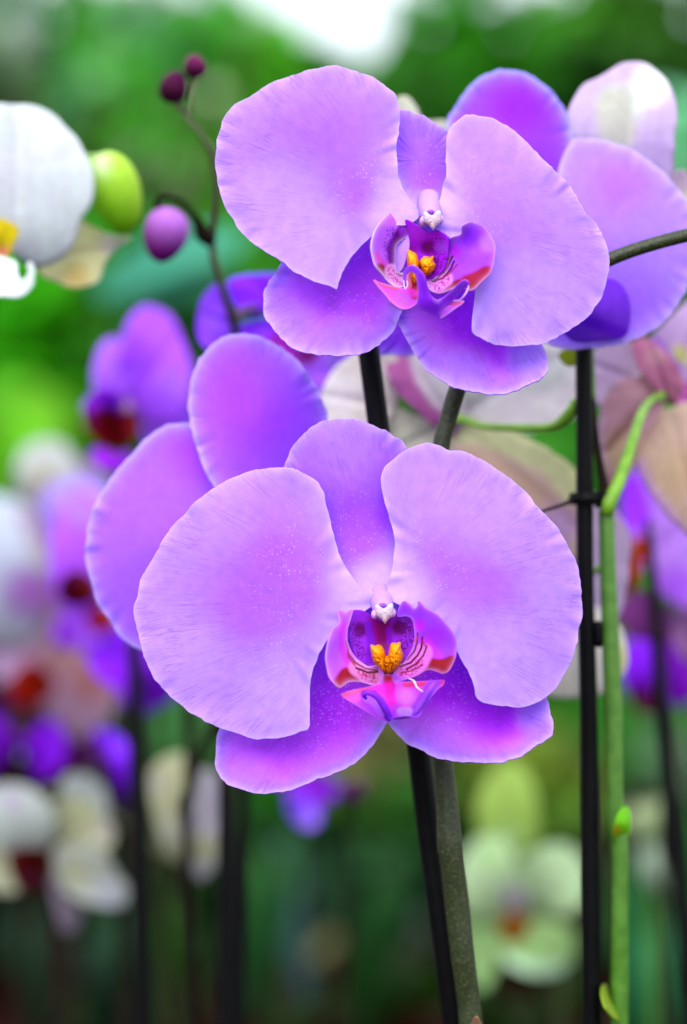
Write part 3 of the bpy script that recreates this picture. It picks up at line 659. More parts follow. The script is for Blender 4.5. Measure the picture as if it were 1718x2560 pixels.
lobe('side_lobe', z5([(242,348),(290,338),(330,358),(345,345),(400,330),(380,420),(350,520),(345,620),(365,700),(420,790),(490,850),(560,885),(640,880),(690,930),(705,1000),(690,1062),(600,1075),(480,1045),(400,1040),(350,1050),(300,1085),(260,1097),(200,1040),(165,985),(145,900),(132,800),(145,700),(165,600),(200,520),(262,458)]), .599,
     [(842,1528,8),(822,1600,13),(818,1680,14),(845,1718,15),(880,1705,13),(930,1705,10),(930,1668,10),(895,1650,9),(868,1600,8),(880,1530,6)], M_LIP, fL,
     lipcol((196,112,241), [('line',z5([(310,500),(310,700),(380,860)]),8,(214,70,232),.85,12),('blob',*z5([(360,930)])[0],26,(222,90,196),.7),('line',z5([(400,970),(330,970),(270,1060)]),12,(166,10,40),.9,12),('line',z5([(360,980),(440,1010),(560,1055)]),5,RED,.9,8),
      ('line',z5([(440,900),(520,960),(600,1000)]),17,(228,150,190),.9,9),('mottle',z5([(480,960),(600,1020)]),15,(196,50,110),.8,3),
      ('line',z5([(348,600),(378,720),(440,812),(540,880),(640,900)]),1.5,DRED,1,1.6),('line',z5([(332,640),(352,760),(420,850),(520,908),(640,925)]),1.5,(110,0,18),1,1.6),('line',z5([(430,905),(540,945),(640,940)]),1.8,DRED,1,1.6),('line',z5([(335,640),(355,800),(420,880)]),1.3,(176,10,40),.8,2),('line',z5([(595,870),(605,1000)]),2,(150,20,20),.6,3)], warp=.7, edge=((214,164,246),.6,5)), seed=12)
lobe('side_lobe', z5([(842,400),(850,320),(880,265),(910,243),(960,275),(1005,318),(1040,290),(1042,250),(1060,252),(1120,310),(1190,350),(1250,392),(1320,470),(1380,545),(1412,620),(1420,700),(1412,780),(1395,840),(1345,930),(1285,960),(1210,935),(1130,925),(1050,970),(960,1005),(880,1030),(810,1040),(795,980),(815,915),(862,870),(900,850),(955,770),(995,680),(1010,600),(1005,520),(985,430),(930,395)]), .599,
     [(1045,1505,8),(1000,1510,5),(1100,1540,12),(1140,1620,13),(1130,1680,15),(1100,1680,15),(1060,1680,13),(1005,1685,10),(1005,1660,9),(1035,1600,8),(1030,1550,6.5),(1080,1600,11.5)], M_LIP, fL,
     lipcol((164,76,241), [('blob',*z5([(1200,600)])[0],46,(160,44,238),.8),('blob',*z5([(1050,480)])[0],24,(200,40,226),.8),('line',z5([(1100,700),(1200,820)]),16,(206,60,226),.7,16),
      ('line',z5([(1080,930),(1180,880),(1290,890),(1370,850)]),13,(160,4,30),.95,10),('line',z5([(1060,940),(1130,900),(1280,935)]),8,(150,0,16),.9,8),
      ('line',z5([(900,900),(980,900),(1060,830),(1090,760)]),20,(226,140,206),.9,10),('mottle',z5([(900,950),(1000,940),(1060,860)]),15,(190,40,130),.8,3),
      ('line',z5([(870,855),(945,815),(1005,745),(1036,660),(1042,560)]),1.5,DRED,1,1.6),('line',z5([(870,890),(970,855),(1042,780),(1082,690),(1088,600)]),1.6,DRED,1,1.6),('line',z5([(930,920),(1030,860),(1100,780),(1128,690)]),1.2,(110,0,24),1,1.6),('line',z5([(880,950),(990,930),(1090,870)]),.8,(150,10,60),.9,1.6),('line',z5([(1000,650),(1030,600)]),3.5,(176,8,60),.8,3),('line',z5([(1080,640),(1130,700)]),1.5,(176,20,90),.7,2)], warp=.7, edge=((206,150,246),.5,4)), seed=13)
callus_shape(fL, .599, [(z5([(570,680),(595,672),(620,680),(655,670),(690,690),(715,740),(722,800),(720,880),(735,940),(700,950),(655,900),(610,860),(585,780)]), (12, 6), 21),
                        (z5([(762,700),(780,655),(830,655),(868,645),(872,700),(895,770),(885,830),(840,900),(790,950),(745,960),(752,880),(745,790)]), (12.5, 6), 24),
                        (z5([(690,800),(745,780),(800,800),(810,880),(750,972),(700,900)]), (10, 6), 27)])
lobe('lip', z5([(283,1165),(330,1140),(420,1115),(510,1098),(620,1070),(690,1040),(700,975),(745,965),(795,980),(810,1035),(900,1040),(1050,1035),(1200,1025),(1295,1022),(1290,1070),(1240,1110),(1190,1170),(1110,1270),(1060,1370),(1010,1392),(930,1375),(850,1385),(790,1400),(762,1435),(720,1425),(640,1400),(540,1340),(430,1270),(340,1215)]), .599,
     [(853,1738,13),(900,1725,13),(960,1700,9.5),(970,1730,12),(1110,1702,13),(1060,1740,15),(1010,1770,15.5),(972,1805,13),(920,1785,15),(890,1750,14.5),(965,1765,13.5)], M_LIP, fL,
     lipcol((196,84,236), [('line',z5([(745,970),(752,1100)]),10,(156,0,14),.97,12),('line',z5([(752,1100),(780,1220)]),8,(226,30,170),.8,16),('line',z5([(300,1160),(420,1125),(600,1085)]),6,(220,70,90),.9,9),('line',z5([(300,1180),(420,1180)]),10,(232,110,170),.6,12),
      ('blob',*z5([(640,1110)])[0],30,(230,60,220),.8),('blob',*z5([(920,1180)])[0],34,(206,126,246),.9),('line',z5([(930,1060),(1200,1040),(1285,1045)]),6,(214,50,96),.85,9),('line',z5([(520,1165),(600,1170),(680,1250),(760,1400)]),8,(138,40,238),.95,6),
      ('line',z5([(1200,1060),(1110,1190),(1000,1370)]),11,(150,64,240),.9,10),('line',z5([(540,1210),(600,1240),(680,1350)]),6,(206,130,246),.8,6),('line',z5([(880,1330),(950,1330)]),7,(214,176,247),.7,8)], warp=.6, edge=((196,120,244),.4,3)), seed=14)
# curled blade ridges of the middle lobe
a = tube_px([(*z5([(530,1200)])[0], .5835, 8),(*z5([(512,1165)])[0], .582, 10),(*z5([(560,1145)])[0], .581, 13),(*z5([(640,1190)])[0], .5815, 14),(*z5([(700,1290)])[0], .583, 14),(*z5([(755,1410)])[0], .5855, 6)], 36, 12)
b = tube_px([(*z5([(1205,1045)])[0], .582, 9),(*z5([(1160,1110)])[0], .581, 16),(*z5([(1090,1230)])[0], .582, 16),(*z5([(1010,1340)])[0], .583, 14),(*z5([(900,1385)])[0], .585, 8),(*z5([(800,1395)])[0], .586, 6)], 36, 12)
coloured('lip_ridge', [(a[0], a[1], (140,44,239)), (b[0], b[1], (150,64,240))], M_LIP, fL)
t = tube_px([(*z5([(950,1005)])[0], .586, 2.5),(*z5([(1000,1030)])[0], .583, 4),(*z5([(1030,1090)])[0], .582, 3.6),(*z5([(1090,1135)])[0], .581, 2)], 20, 8)
coloured('tendril', [(t[0], t[1], (244,214,248))], M_LIP, fL)
column(fL, (960, 1524), 1.0, .599, 0)

# ------------------------------------------------------------------ the same plant's two flowers behind, seen from the back
REAR = petal_material('petal_rear', veins=.25, spots=0, trans=.3, rough=.55, bump=.2)
def rear_core(parent, pts):
    V, F = tube_px(pts, 30)
    return link('flower', V, F, M_STEM_ARCH, parent)
f3 = rear_core(plant, [(1085,1500,.626,24),(900,1420,.640,22),(720,1330,.648,22),(640,1280,.645,26)])
petal('petal', R1_PL, (400,1360), .644, [(216,1355,-5),(300,1165,-6),(472,1059,-4),(349,1622,-4),(400,1360,2),(620,1300,3),(560,1500,0)], REAR, f3,
      petal_colour([('blob',500,1140,120,(154,76,245),.8),('blob',360,1250,200,(170,112,242),.6),('blob',300,1450,200,(168,114,242),.6)], base_c=(172,108,245), rim=22, rim_s=.3, throat_s=0, k=(.92, 1.05)), base=(640,1280), seed=21, n=240, rings=40)
petal('dorsal_sepal', R1_DS, (640,1050), .638, [(590,836,-6),(472,1000,-4),(819,1041,-5),(640,1050,3),(640,1260,2),(740,1220,-2)], REAR, f3,
      petal_colour([('blob',640,1000,190,(162,80,245),.8),('blob',700,930,120,(174,104,242),.5)], base_c=(172,98,245), rim=26, rim_s=.35, throat_s=0, k=(.92, 1.05)), base=(640,1270), seed=22, n=240, rings=40)
f4 = rear_core(plant, [(1430,695,.619,20),(1420,640,.640,20),(1400,580,.652,20),(1385,540,.652,26)])
petal('dorsal_sepal', R2_DS, (1290,370), .655, [(1280,175,-6),(1119,306,-4),(1430,366,-5),(1290,370,2),(1350,550,3)], REAR, f4,
      petal_colour([('blob',1300,270,110,(150,50,245),.9),('blob',1330,400,140,(158,70,245),.7)], base_c=(160,78,245), rim=18, rim_s=.3, throat_s=0, k=(.70, 1.0)), base=(1385,560), seed=23, n=240, rings=40)
petal('petal', R2_PR, (1560,610), .646, [(1476,347,-4),(1700,485,-6),(1718,720,-4),(1517,866,-2),(1560,610,3),(1390,560,2),(1600,500,0)], REAR, f4,
      petal_colour([('blob',1560,460,110,(174,112,242),.7),('blob',1640,600,160,(198,146,243),.6),('blob',1480,800,120,(150,78,240),.8),('blob',1600,780,120,(172,112,242),.5)], base_c=(190,136,243), rim=40, rim_s=.5, throat_s=0, k=(.92, 1.05)), base=(1385,560), seed=24, n=240, rings=40)
lobe('lateral_sepal', [(1500,700),(1540,700),(1568,735),(1575,790),(1560,840),(1500,850),(1430,850),(1400,800),(1440,740)], .640, [(1540,700,0),(1575,790,-4),(1430,850,-2),(1500,780,2)], REAR, f4,
      lipcol((150,84,240), [('line',[(1470,800),(1560,835)],9,(128,40,236),.8,14)]), step=6, thick=.45, seed=25)
petal('lateral_sepal', [(900,900),(940,850),(960,800),(1000,740),(1060,700),(1120,760),(1110,860),(1080,884),(1020,889),(950,888)], (1010,820), .650, [(900,900,-3),(1000,740,0),(1120,800,0),(1010,885,-3)], REAR, f4,
      petal_colour([], base_c=(162,80,245), rim=20, rim_s=.3, throat_s=0, k=(.92, 1.05)), base=(1250,640), seed=26, n=120, rings=16)

# ------------------------------------------------------------------ stakes and clips
def stake(pts, label, name='plant_stake', seg=20):
    V, F = tube_px(pts, 60, seg)
    o = link(name, V, F, M_BLACK, None, loc=V[-1])
    return tag(o, label, 'plant stake', 'black stakes holding up the orchids')
stake([(914,800,.633,54),(921,870,.633,54),(934,970,.633,54),(947,1070,.633,54),(988,1400,.634,55),(1030,1750,.635,56),(1046,1870,.635,57),(1075,2100,.636,58),(1103,2300,.636,60),(1138,2560,.637,62),(1215,3150,.64,62)],
      'thick black stake leaning behind the two sharp purple flowers, beside the speckled stem')
stake([(1459,700,.652,40),(1459,860,.652,41),(1461,1100,.652,43),(1463,1450,.652,43),(1471,1750,.653,45),(1476,2200,.653,49),(1480,2560,.654,50),(1484,3200,.655,50)],
      'upright black stake with a clip, beside the bright green stem')
stake([(1618,1300,.80,20),(1632,1450,.80,26),(1652,1750,.80,36),(1682,2050,.80,40),(1706,2260,.80,40),(1735,2560,.80,42),(1790,3000,.80,42)],
      'blurred black stake slanting down by the violet flower at the edge')
stake([(560,1700,.80,36),(565,1980,.80,40),(566,2200,.80,46),(566,2600,.80,50),(566,3000,.80,50)],
      'blurred upright black stake just under the drooping purple sepal, thicker of the two')
stake([(616,1700,.82,28),(612,1980,.82,30),(604,2200,.82,32),(596,2600,.82,34),(590,3000,.82,34)],
      'thinner blurred black stake touching the thick one under the drooping purple sepal')
stake([(336,1600,.86,36),(342,1850,.86,44),(350,2150,.86,54),(356,2400,.86,54),(364,2700,.86,54),(368,2950,.86,54)],
      'blurred dark stake between the cream flower and the pair of pale petals')
clip = thing('stem_clip', W(1461, 1245, .652), 'small black plant clip gripping the upright stake and green stem', 'plant clip')
def ring_mesh(px, py, Y, r, h, th, seg=40):
    c = W(px, py, Y); m = K * Y
    prof = [(r, -h), (r + th, -h), (r + th * 1.3, 0), (r + th, h), (r, h)]
    V, F = [], []
    for j in range(seg):
        a = 2 * math.pi * j / seg
        for pr, pz in prof: V.append((c[0] + pr * m * math.cos(a), c[1] + pr * m * math.sin(a), c[2] + pz * m))
    n = len(prof)
    for j in range(seg):
        for k in range(n): F.append((j * n + k, ((j + 1) % seg) * n + k, ((j + 1) % seg) * n + (k + 1) % n, j * n + (k + 1) % n))
    return np.array(V), F
V, F = ring_mesh(1463, 1247, .652, 24, 15, 14); link('ring', V, F, M_BLACK, clip, smooth=False)
V, F = ring_mesh(1512, 1250, .652, 15, 20, 9); link('ring', V, F, M_BLACK, clip, smooth=False)
V, F = tube_px([(1430,1252,.648,12),(1400,1264,.645,9),(1356,1278,.640,8),(1300,1296,.632,8),(1150,1340,.625,8),(1090,1330,.622,8)], 30, 8); link('wire', V, F, M_BLACK, clip)
V, F = tube_px([(1494,1552,.651,14),(1496,1566,.651,24),(1497,1604,.651,24),(1496,1618,.651,14)], 14, 12); link('catch', V, F, M_BLACK, clip)

# ------------------------------------------------------------------ soft, far flowers: every petal traced, curved and set at its own depth
def far_petal(parent, name, outline, Y, cols, bulge=4, lean=0, mat=None, seed=1, rim=None, centre=None):
    o = np.array(outline, float)
    o = catmull(o, max(40, len(o) * 4))
    c = o.mean(0)
    R = np.hypot(*(o - c).T).max()
    ang = np.arctan2(o[:, 1] - c[1], o[:, 0] - c[0])
    o = c + (o - c) * (1 + .035 * NZ(ang * 2.2 + seed, ang * 0 + seed * 2) + .02 * NZ2(ang * 5 + seed, ang * 0))[:, None]     # uneven rim
    ctr = np.array(centre if centre is not None else c, float)
    ax = c - ctr
    ax = ax / np.linalg.norm(ax) if np.linalg.norm(ax) > 8 else np.array([0, -1.0])
    is_lip = name in ('lip', 'column')
    def hf(x, y):
        dx, dy = x - c[0], y - c[1]
        u, v = (dx * ax[0] + dy * ax[1]) / R, (-dx * ax[1] + dy * ax[0]) / R
        r2, a = u * u + v * v, np.arctan2(dy, dx)
        if is_lip: return bulge * (1 - 1.4 * v * v + .8 * u) * (Y / .6) + 1.2 * NZ2(x / R * 2 + seed, y / R * 2)
        h = bulge * (.9 - .9 * u * u - .15 * np.abs(v) + .35 * v * v)        # arched along its length, slightly cupped across
        h -= .9 * np.exp(-(v / .07) ** 2)                                      # midrib crease
        h += (1.1 * NZ(a * 1.6 + seed, a * 0 + seed) + .5 * NZ2(a * 4 + seed, a * 0)) * r2
        return (h + lean * dy / R) * (Y / .6)
    def col(x, y, rb, d):
        k = paint(x, y, cols[0], cols[1:])
        dx, dy = x - c[0], y - c[1]
        v = (-dx * ax[1] + dy * ax[0]) / R
        if not is_lip:
            f = (.10 * np.exp(-(v / .06) ** 2) + .07 * sstep(.1, .6, NZ(v * 14 + seed, (dx * ax[0] + dy * ax[1]) / R * 1.2)))[:, None]
            k = k * (1 - f * np.array([.8, 1.2, .6]))
        if rim is not None:
            e = .7 * np.exp(-d / 18)[:, None]
            k = k * (1 - e) + lin(rim) * e
        return k
    return lobe(name, o, Y, hf, mat or M_SOFT, parent, col, base=tuple(ctr) if centre is not None else None, thick=.5, step=max(5, R / 16), seed=seed)

def soft_flower(parent, Y, pieces, pedicel=None, mat=M_PEDICEL, seed=1, shade=1.0):
    """a flower part (its stalk) with petals, sepals and lip below it; pieces: (name, outline, colours, dY mm, bulge)"""
    if pedicel is None:
        c = np.array([p for pc in pieces for p in pc[1]]).mean(0)
        pedicel = [(c[0] + 30, c[1] + 40, Y + .05, 16), (c[0] + 8, c[1] + 8, Y + .03, 18), (c[0], c[1], Y + .012, 24)]
    V, F = tube_px(pedicel, 24, 12)
    f = link('flower', V, F, mat, parent)
    lips = [p for pc in pieces if pc[0] == 'lip' for p in pc[1]]
    ctr = np.array(lips or [pedicel[-1][:2]], float)[:, :2].mean(0)
    tone = lambda q: tuple(v * shade for v in q)  # darkens a flower's pigments to imitate standing in shade
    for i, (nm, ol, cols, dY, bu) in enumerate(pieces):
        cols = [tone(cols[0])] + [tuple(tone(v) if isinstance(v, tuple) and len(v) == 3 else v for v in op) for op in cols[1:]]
        far_petal(f, nm, ol, Y + dY / 1000, cols, bu, seed=seed + i * 3.7, centre=ctr)
    return f

def spray(px, Y, label, stem_pts=None, mat=M_STEM_OLIVE, cat='orchid'):
    base = W(px, 1280, Y); base[2] = BENCH_Z + .10
    t = thing('orchid_plant', base, label, cat, 'potted moth orchids')
    if stem_pts:
        V, F = tube_px(stem_pts, 80, 14); link('stem', V, F, mat, t)
    return t
def down(px, py, Y, wd=20, lean=0):
    """a stem from (px, py) down to the pot"""
    yb = 1280 + (CAM_Z - BENCH_Z - .10) / (K * Y)
    return [(px, py, Y, wd * .8), (px + lean * .3, py + (yb - py) * .4, Y, wd), (px + lean, yb, Y, wd)]

# cream and pink orchid on the upright stake
pc = spray(1520, .655, 'cream and pink orchid on a bright green stem beside the upright black stake', None)
V, F = tube_px([(1516,1275,.652,40),(1517,1300,.652,40),(1520,1424,.652,42),(1527,1600,.652,44),(1533,1750,.652,46),(1535,1900,.652,45),(1538,2035,.652,46),(1543,2075,.652,50),(1549,2120,.652,45),(1549,2300,.652,44),(1549,2450,.653,46),(1549,2560,.653,44),(1549,2900,.654,44),(1540,3350,.655,44)], 120); link('stem', V, F, M_STEM_GREEN, pc)
V, F = tube_px([(1484,1000,.655,12),(1488,1087,.655,18),(1497,1150,.655,22),(1510,1222,.655,26),(1516,1275,.653,30)], 24); link('stem', V, F, M_STEM_DARK, pc)
lobe('bract', [(1533,2095),(1536,2060),(1546,2030),(1562,2015),(1574,2030),(1576,2060),(1570,2092),(1552,2098)], .648, [(1533,2095,-2),(1562,2015,-3),(1576,2060,-3),(1555,2060,1.5)], M_SOFT, pc, lambda x, y, rb, d: paint(x, y, (112,190,30), [('blob',1540,2075,20,(190,180,40),.8)]), step=4)
lobe('bract', [(1505,2465),(1514,2462),(1522,2485),(1530,2510),(1545,2535),(1549,2552),(1530,2545),(1512,2520),(1503,2490)], .648, [(1505,2465,0),(1530,2520,1.5),(1549,2552,-2)], M_SOFT, pc, lambda x, y, rb, d: paint(x, y, (130,160,30), []), step=4)
CRM, CRW, BR, MV = (222,218,204), (226,222,220), (186,164,132), (172,110,158)
soft_flower(pc, .70, [
    ('petal', [(780,1080),(800,990),(835,925),(880,885),(930,870),(985,880),(1010,930),(1000,1000),(960,1080),(880,1130),(810,1130)], [CRM,('blob',840,980,90,CRW,.8)], 0, 5),
    ('dorsal_sepal', [(960,900),(990,870),(1050,860),(1110,880),(1150,950),(1165,1040),(1140,1090),(1090,1070),(1030,1020),(980,960)], [(208,200,204),('line',[(985,880),(1010,970),(1060,1040),(1110,1070)],22,(168,96,150),.9,22),('blob',1110,960,60,(206,204,200),.7)], -4, 3),
    ('petal', [(1100,900),(1130,850),(1230,840),(1340,850),(1430,880),(1460,950),(1450,1030),(1380,1070),(1270,1085),(1170,1075),(1120,1030),(1095,960)], [CRW,('line',[(1150,1000),(1260,940),(1380,930)],30,(206,212,204),.8,30),('blob',1160,940,50,(208,190,206),.6)], 3, 5),
    ('petal', [(970,1010),(1040,1040),(1100,1060),(1130,1100),(1120,1180),(1060,1160),(990,1110),(950,1060)], [(204,208,182)], 2, 3),
    ('lateral_sepal', [(1130,1040),(1180,1050),(1260,1075),(1350,1110),(1420,1160),(1470,1230),(1480,1330),(1440,1400),(1380,1370),(1300,1280),(1220,1210),(1150,1150),(1115,1090)], [(214,190,172),('line',[(1150,1070),(1260,1095),(1380,1150),(1440,1220)],26,(208,214,160),.9,24),('line',[(1190,1150),(1290,1210),(1370,1290)],22,(204,176,150),.8,26),('blob',1390,1320,90,(196,160,196),.9)], 0, 6),
  ], [(1437,1000,.654,18),(1432,1020,.655,26),(1412,1048,.657,30),(1385,1066,.660,24),(1330,1070,.668,21),(1213,1066,.680,18),(1160,1050,.69,20),(1130,1048,.694,30)])
soft_flower(pc, .71, [
    ('petal', [(1300,1290),(1380,1230),(1450,1220),(1530,1260),(1570,1320),(1580,1400),(1570,1480),(1530,1560),(1460,1610),(1370,1600),(1300,1500),(1270,1390)], [(200,180,208),('blob',1400,1340,90,(206,192,212),.7)], 4, 6),
    ('petal', [(1290,1700),(1320,1600),(1400,1540),(1480,1520),(1550,1560),(1570,1630),(1560,1690),(1520,1730),(1450,1745),(1370,1742)], [(206,206,196),('blob',1550,1640,50,(206,206,140),.7)], 0, 5)],
    [(1500,1420,.665,18),(1470,1440,.69,18),(1430,1460,.70,26)])
soft_flower(pc, .70, [
    ('lateral_sepal', [(1590,1155),(1600,1090),(1635,1040),(1680,1015),(1740,1010),(1790,1060),(1810,1200),(1800,1340),(1750,1360),(1690,1310),(1640,1250),(1610,1210)], [(204,178,160),('blob',1700,1180,90,(200,174,140),.7),('line',[(1592,1155),(1620,1220),(1700,1320)],8,(214,170,214),.8,16)], 0, 7),
    ('lateral_sepal', [(1574,946),(1543,958),(1516,990),(1500,1029),(1496,1087),(1502,1155),(1520,1215),(1545,1240),(1580,1180),(1620,1090),(1660,1020),(1665,975),(1630,950)], [(196,150,162),('blob',1560,1130,90,(198,172,142),.9),('line',[(1520,1120),(1580,1040),(1640,990)],5,(130,80,60),.5,14),('line',[(1500,1030),(1498,1090),(1508,1170)],6,(206,176,196),.7,10)], -6, 6),
    ('dorsal_sepal', [(1579,858),(1610,845),(1642,862),(1682,900),(1708,950),(1702,990),(1680,1005),(1650,985),(1612,942),(1588,900)], [(194,124,156),('blob',1640,890,40,(204,154,164),.8)], -8, 4),
    ('petal', [(1484,880),(1520,855),(1565,850),(1592,880),(1605,930),(1580,960),(1530,970),(1500,1020),(1478,960)], [(206,182,206)], 6, 3),
    ('petal', [(1620,860),(1640,830),(1700,770),(1760,740),(1790,840),(1780,940),(1730,980),(1690,940),(1660,890)], [(212,180,216),('blob',1700,890,40,(206,216,120),.8),('line',[(1640,850),(1700,920)],4,(170,80,230),.6,8)], 8, 4),
    ('petal', [(1690,980),(1730,950),(1800,960),(1830,1060),(1780,1090),(1710,1050)], [(204,120,190)], 5, 3),
  ], [(1516,1285,.650,34),(1524,1255,.650,38),(1547,1205,.652,34),(1578,1113,.658,27),(1604,1035,.668,24),(1630,1000,.680,20),(1668,985,.695,24)])
soft_flower(pc, .672, [
    ('dorsal_sepal', [(1419,300),(1424,262),(1437,240),(1458,214),(1495,192),(1527,169),(1559,160),(1595,156),(1623,162),(1650,182),(1678,210),(1689,251),(1694,306),(1691,366),(1684,430),(1650,500),(1560,520),(1480,480),(1425,400)], [(196,176,206),('blob',1625,215,70,(226,238,236),.95),('blob',1570,260,70,(204,214,206),.8),('line',[(1535,260),(1545,330)],28,(186,190,176),.8,36),('blob',1640,380,80,(190,166,206),.8)], 0, 9),
    ('petal', [(1660,500),(1670,440),(1695,425),(1730,440),(1770,500),(1780,600),(1720,600)], [(204,184,204),('blob',1720,500,40,(214,216,180),.8)], 8, 3),
    ('petal', [(985,275),(990,245),(1015,240),(1040,265),(1060,300),(1110,300),(1125,320),(1100,400),(1020,380)], [(196,200,180)], 20, 3),
  ], [(1484,1000,.656,12),(1480,800,.664,14),(1500,600,.672,16),(1540,500,.680,20)], mat=M_STEM_GREEN)
lobe('bract', [(1396,890),(1410,876),(1440,872),(1455,890),(1440,912),(1415,912)], .66, [(1396,890,0),(1455,890,0),(1420,905,1)], M_SOFT, pc, lambda x, y, rb, d: paint(x, y, (130,150,20), []), step=5)

# white orchid with its green bud
pw = spray(-120, .72, 'white orchid with yellow throat and a plump yellow-green bud', [(150,470,.74,22),(60,520,.75,24),(-60,560,.75,26),(-160,900,.74,30),(-180,1900,.73,34),(-150,3200,.72,36)], M_STEM_GREEN)
WH, WG = (204,214,218), (188,200,204)
soft_flower(pw, .70, [
    ('lateral_sepal', [(150,580),(192,551),(232,565),(286,587),(332,592),(292,622),(262,662),(240,707),(195,720),(147,705),(98,680),(90,620)], [(232,232,176),('blob',280,610,50,(230,230,214),.8),('blob',190,690,50,(226,204,120),.7)], 10, 3),
    ('petal', [(-160,300),(-90,262),(0,262),(45,264),(89,272),(134,290),(170,314),(196,346),(219,386),(232,435),(233,479),(223,524),(203,556),(192,595),(170,636),(125,660),(80,662),(45,649),(20,613),(-30,590),(-120,560),(-180,450)], [WH,('line',[(-20,420),(60,350),(160,330)],36,(202,208,214),.8,60),('blob',60,560,110,(218,228,232),.7),('blob',0,330,80,WG,.6)], 0, 10),
    ('lip', [(-60,560),(-20,545),(25,555),(48,575),(38,605),(20,640),(-10,650),(-60,640)], [(214,196,20),('blob',8,630,26,(196,120,90),.9)], -14, 3),
    ('lip', [(-40,640),(10,645),(40,656),(46,690),(60,700),(74,680),(70,655),(84,660),(88,690),(78,720),(50,742),(10,742),(-50,735)], [(228,236,238)], -16, 4),
  ], [(60,520,.75,20),(20,530,.73,20),(-10,560,.712,26)])
def bud(parent, c, Y, rx, rz, axis, c1, c2, ped, mat, pale=False):
    V, F = ellipsoid((0, 0, 0), rx * K * Y, rx * K * Y, rz * K * Y, 32, 20, taper=.18, axis=axis)
    x, z = V[:, 0], V[:, 2]
    a = sstep(-.9, .9, (z + .3 * x) / (rz * K * Y))[:, None]
    # three sepals meet in shallow seams
    q = Vector(axis).normalized()
    t = np.arctan2(x, V[:, 1]); s = (1 - .05 * np.exp(-(np.abs(np.sin(1.5 * t)) / .12) ** 2))[:, None]
    col = (lin(c1) * a + lin(c2) * (1 - a)) * 1.0
    if pale:
        k = np.exp(-(((x / (rx * K * Y) + .45) / .35) ** 2 + ((z / (rz * K * Y) - .62) / .3) ** 2))[:, None] * (V[:, 1:2] < 0)
        col = col * (1 - .8 * k) + lin((214, 226, 200)) * .8 * k
    o = link('bud', V * s + W(*c, Y), F, M_SOFT, parent, {'pigment': col, 'vein': np.zeros((len(V), 3))})
    if ped is not None:
        V, F = tube_px(ped, 24, 10); link('bud_stalk', V, F, mat, o)
    return o
bud(pw, (288, 482), .70, 66, 106, (.36, .2, -1), (176,220,70), (122,186,20), [(200,400,.72,18),(226,395,.71,20),(255,402,.702,24),(268,425,.70,30)], M_PEDICEL, pale=True)

# spray of dark buds with a purple flower hanging off it
pb_ = spray(585, .72, 'purple orchid with small dark maroon buds at the tip of its bare stem',
    [(487,190,.70,9),(478,240,.70,10),(464,285,.70,12),(490,320,.70,15),(513,350,.70,16),(530,370,.70,22),(540,430,.702,17),(543,510,.705,19),(530,590,.71,18),(528,625,.71,20),(548,690,.712,20),(566,750,.715,22),(584,796,.72,28),(590,860,.73,22),(596,1100,.78,18),(600,1600,.90,16),(600,2200,.95,16),(600,2800,.96,16)], M_STEM_OLIVE)
MB, MB2 = (78,14,64), (52,6,36)
bud(pb_, (434,218), .70, 36, 42, (.25, 0, 1), MB, MB2, [(464,285,.70,10),(450,272,.70,12),(438,252,.70,18)], M_STEM_OLIVE)
bud(pb_, (487,167), .70, 29, 31, (-.2, 0, 1), (112,24,90), MB2, [(478,235,.70,9),(488,210,.70,10),(490,190,.70,16)], M_STEM_OLIVE)
bud(pb_, (413,588), .70, 56, 70, (-.25, 0, -1), (186,116,216), (104,10,104), [(528,600,.71,40),(508,585,.708,44),(497,560,.706,28),(478,532,.704,20),(448,502,.702,18),(405,492,.701,18),(392,520,.70,20)], M_STEM_DARK)
PU, PU2, PUD = (150,78,244), (132,48,244), (110,20,220)
soft_flower(pb_, .735, [
    ('petal', [(540,712),(512,735),(497,775),(492,815),(499,850),(522,872),(553,872),(574,835),(580,780),(566,730)], [(146,84,246),('blob',540,800,50,(160,104,246),.7)], 0, 4),
    ('petal', [(572,702),(600,690),(650,684),(700,690),(760,720),(760,770),(690,775),(625,790),(592,765),(576,735)], [(132,44,245)], 2, 4),
    ('lateral_sepal', [(596,815),(640,798),(700,792),(780,810),(860,860),(900,900),(890,960),(840,985),(790,965),(740,930),(670,880),(610,850)], [(146,70,245),('line',[(700,860),(790,905)],20,(140,10,150),.8,24)], 4, 4),
    ('lip', [(750,870),(780,850),(850,850),(900,880),(912,930),(880,955),(830,975),(800,990),(770,960),(752,920)], [(170,110,246),('blob',770,880,44,(130,6,110),.9),('blob',830,900,30,(190,146,248),.8)], -6, 5),
    ('dorsal_sepal', [(540,870),(600,870),(700,900),(760,960),(800,1010),(780,1100),(640,1100),(560,1000)], [(150,84,244)], 10, 4),
  ], [(584,796,.72,24),(610,776,.728,22),(660,766,.735,20),(720,764,.74,22)], mat=plain_material('pedicel_plum', (.09,.03,.10), (.12,.05,.10), scale=200))

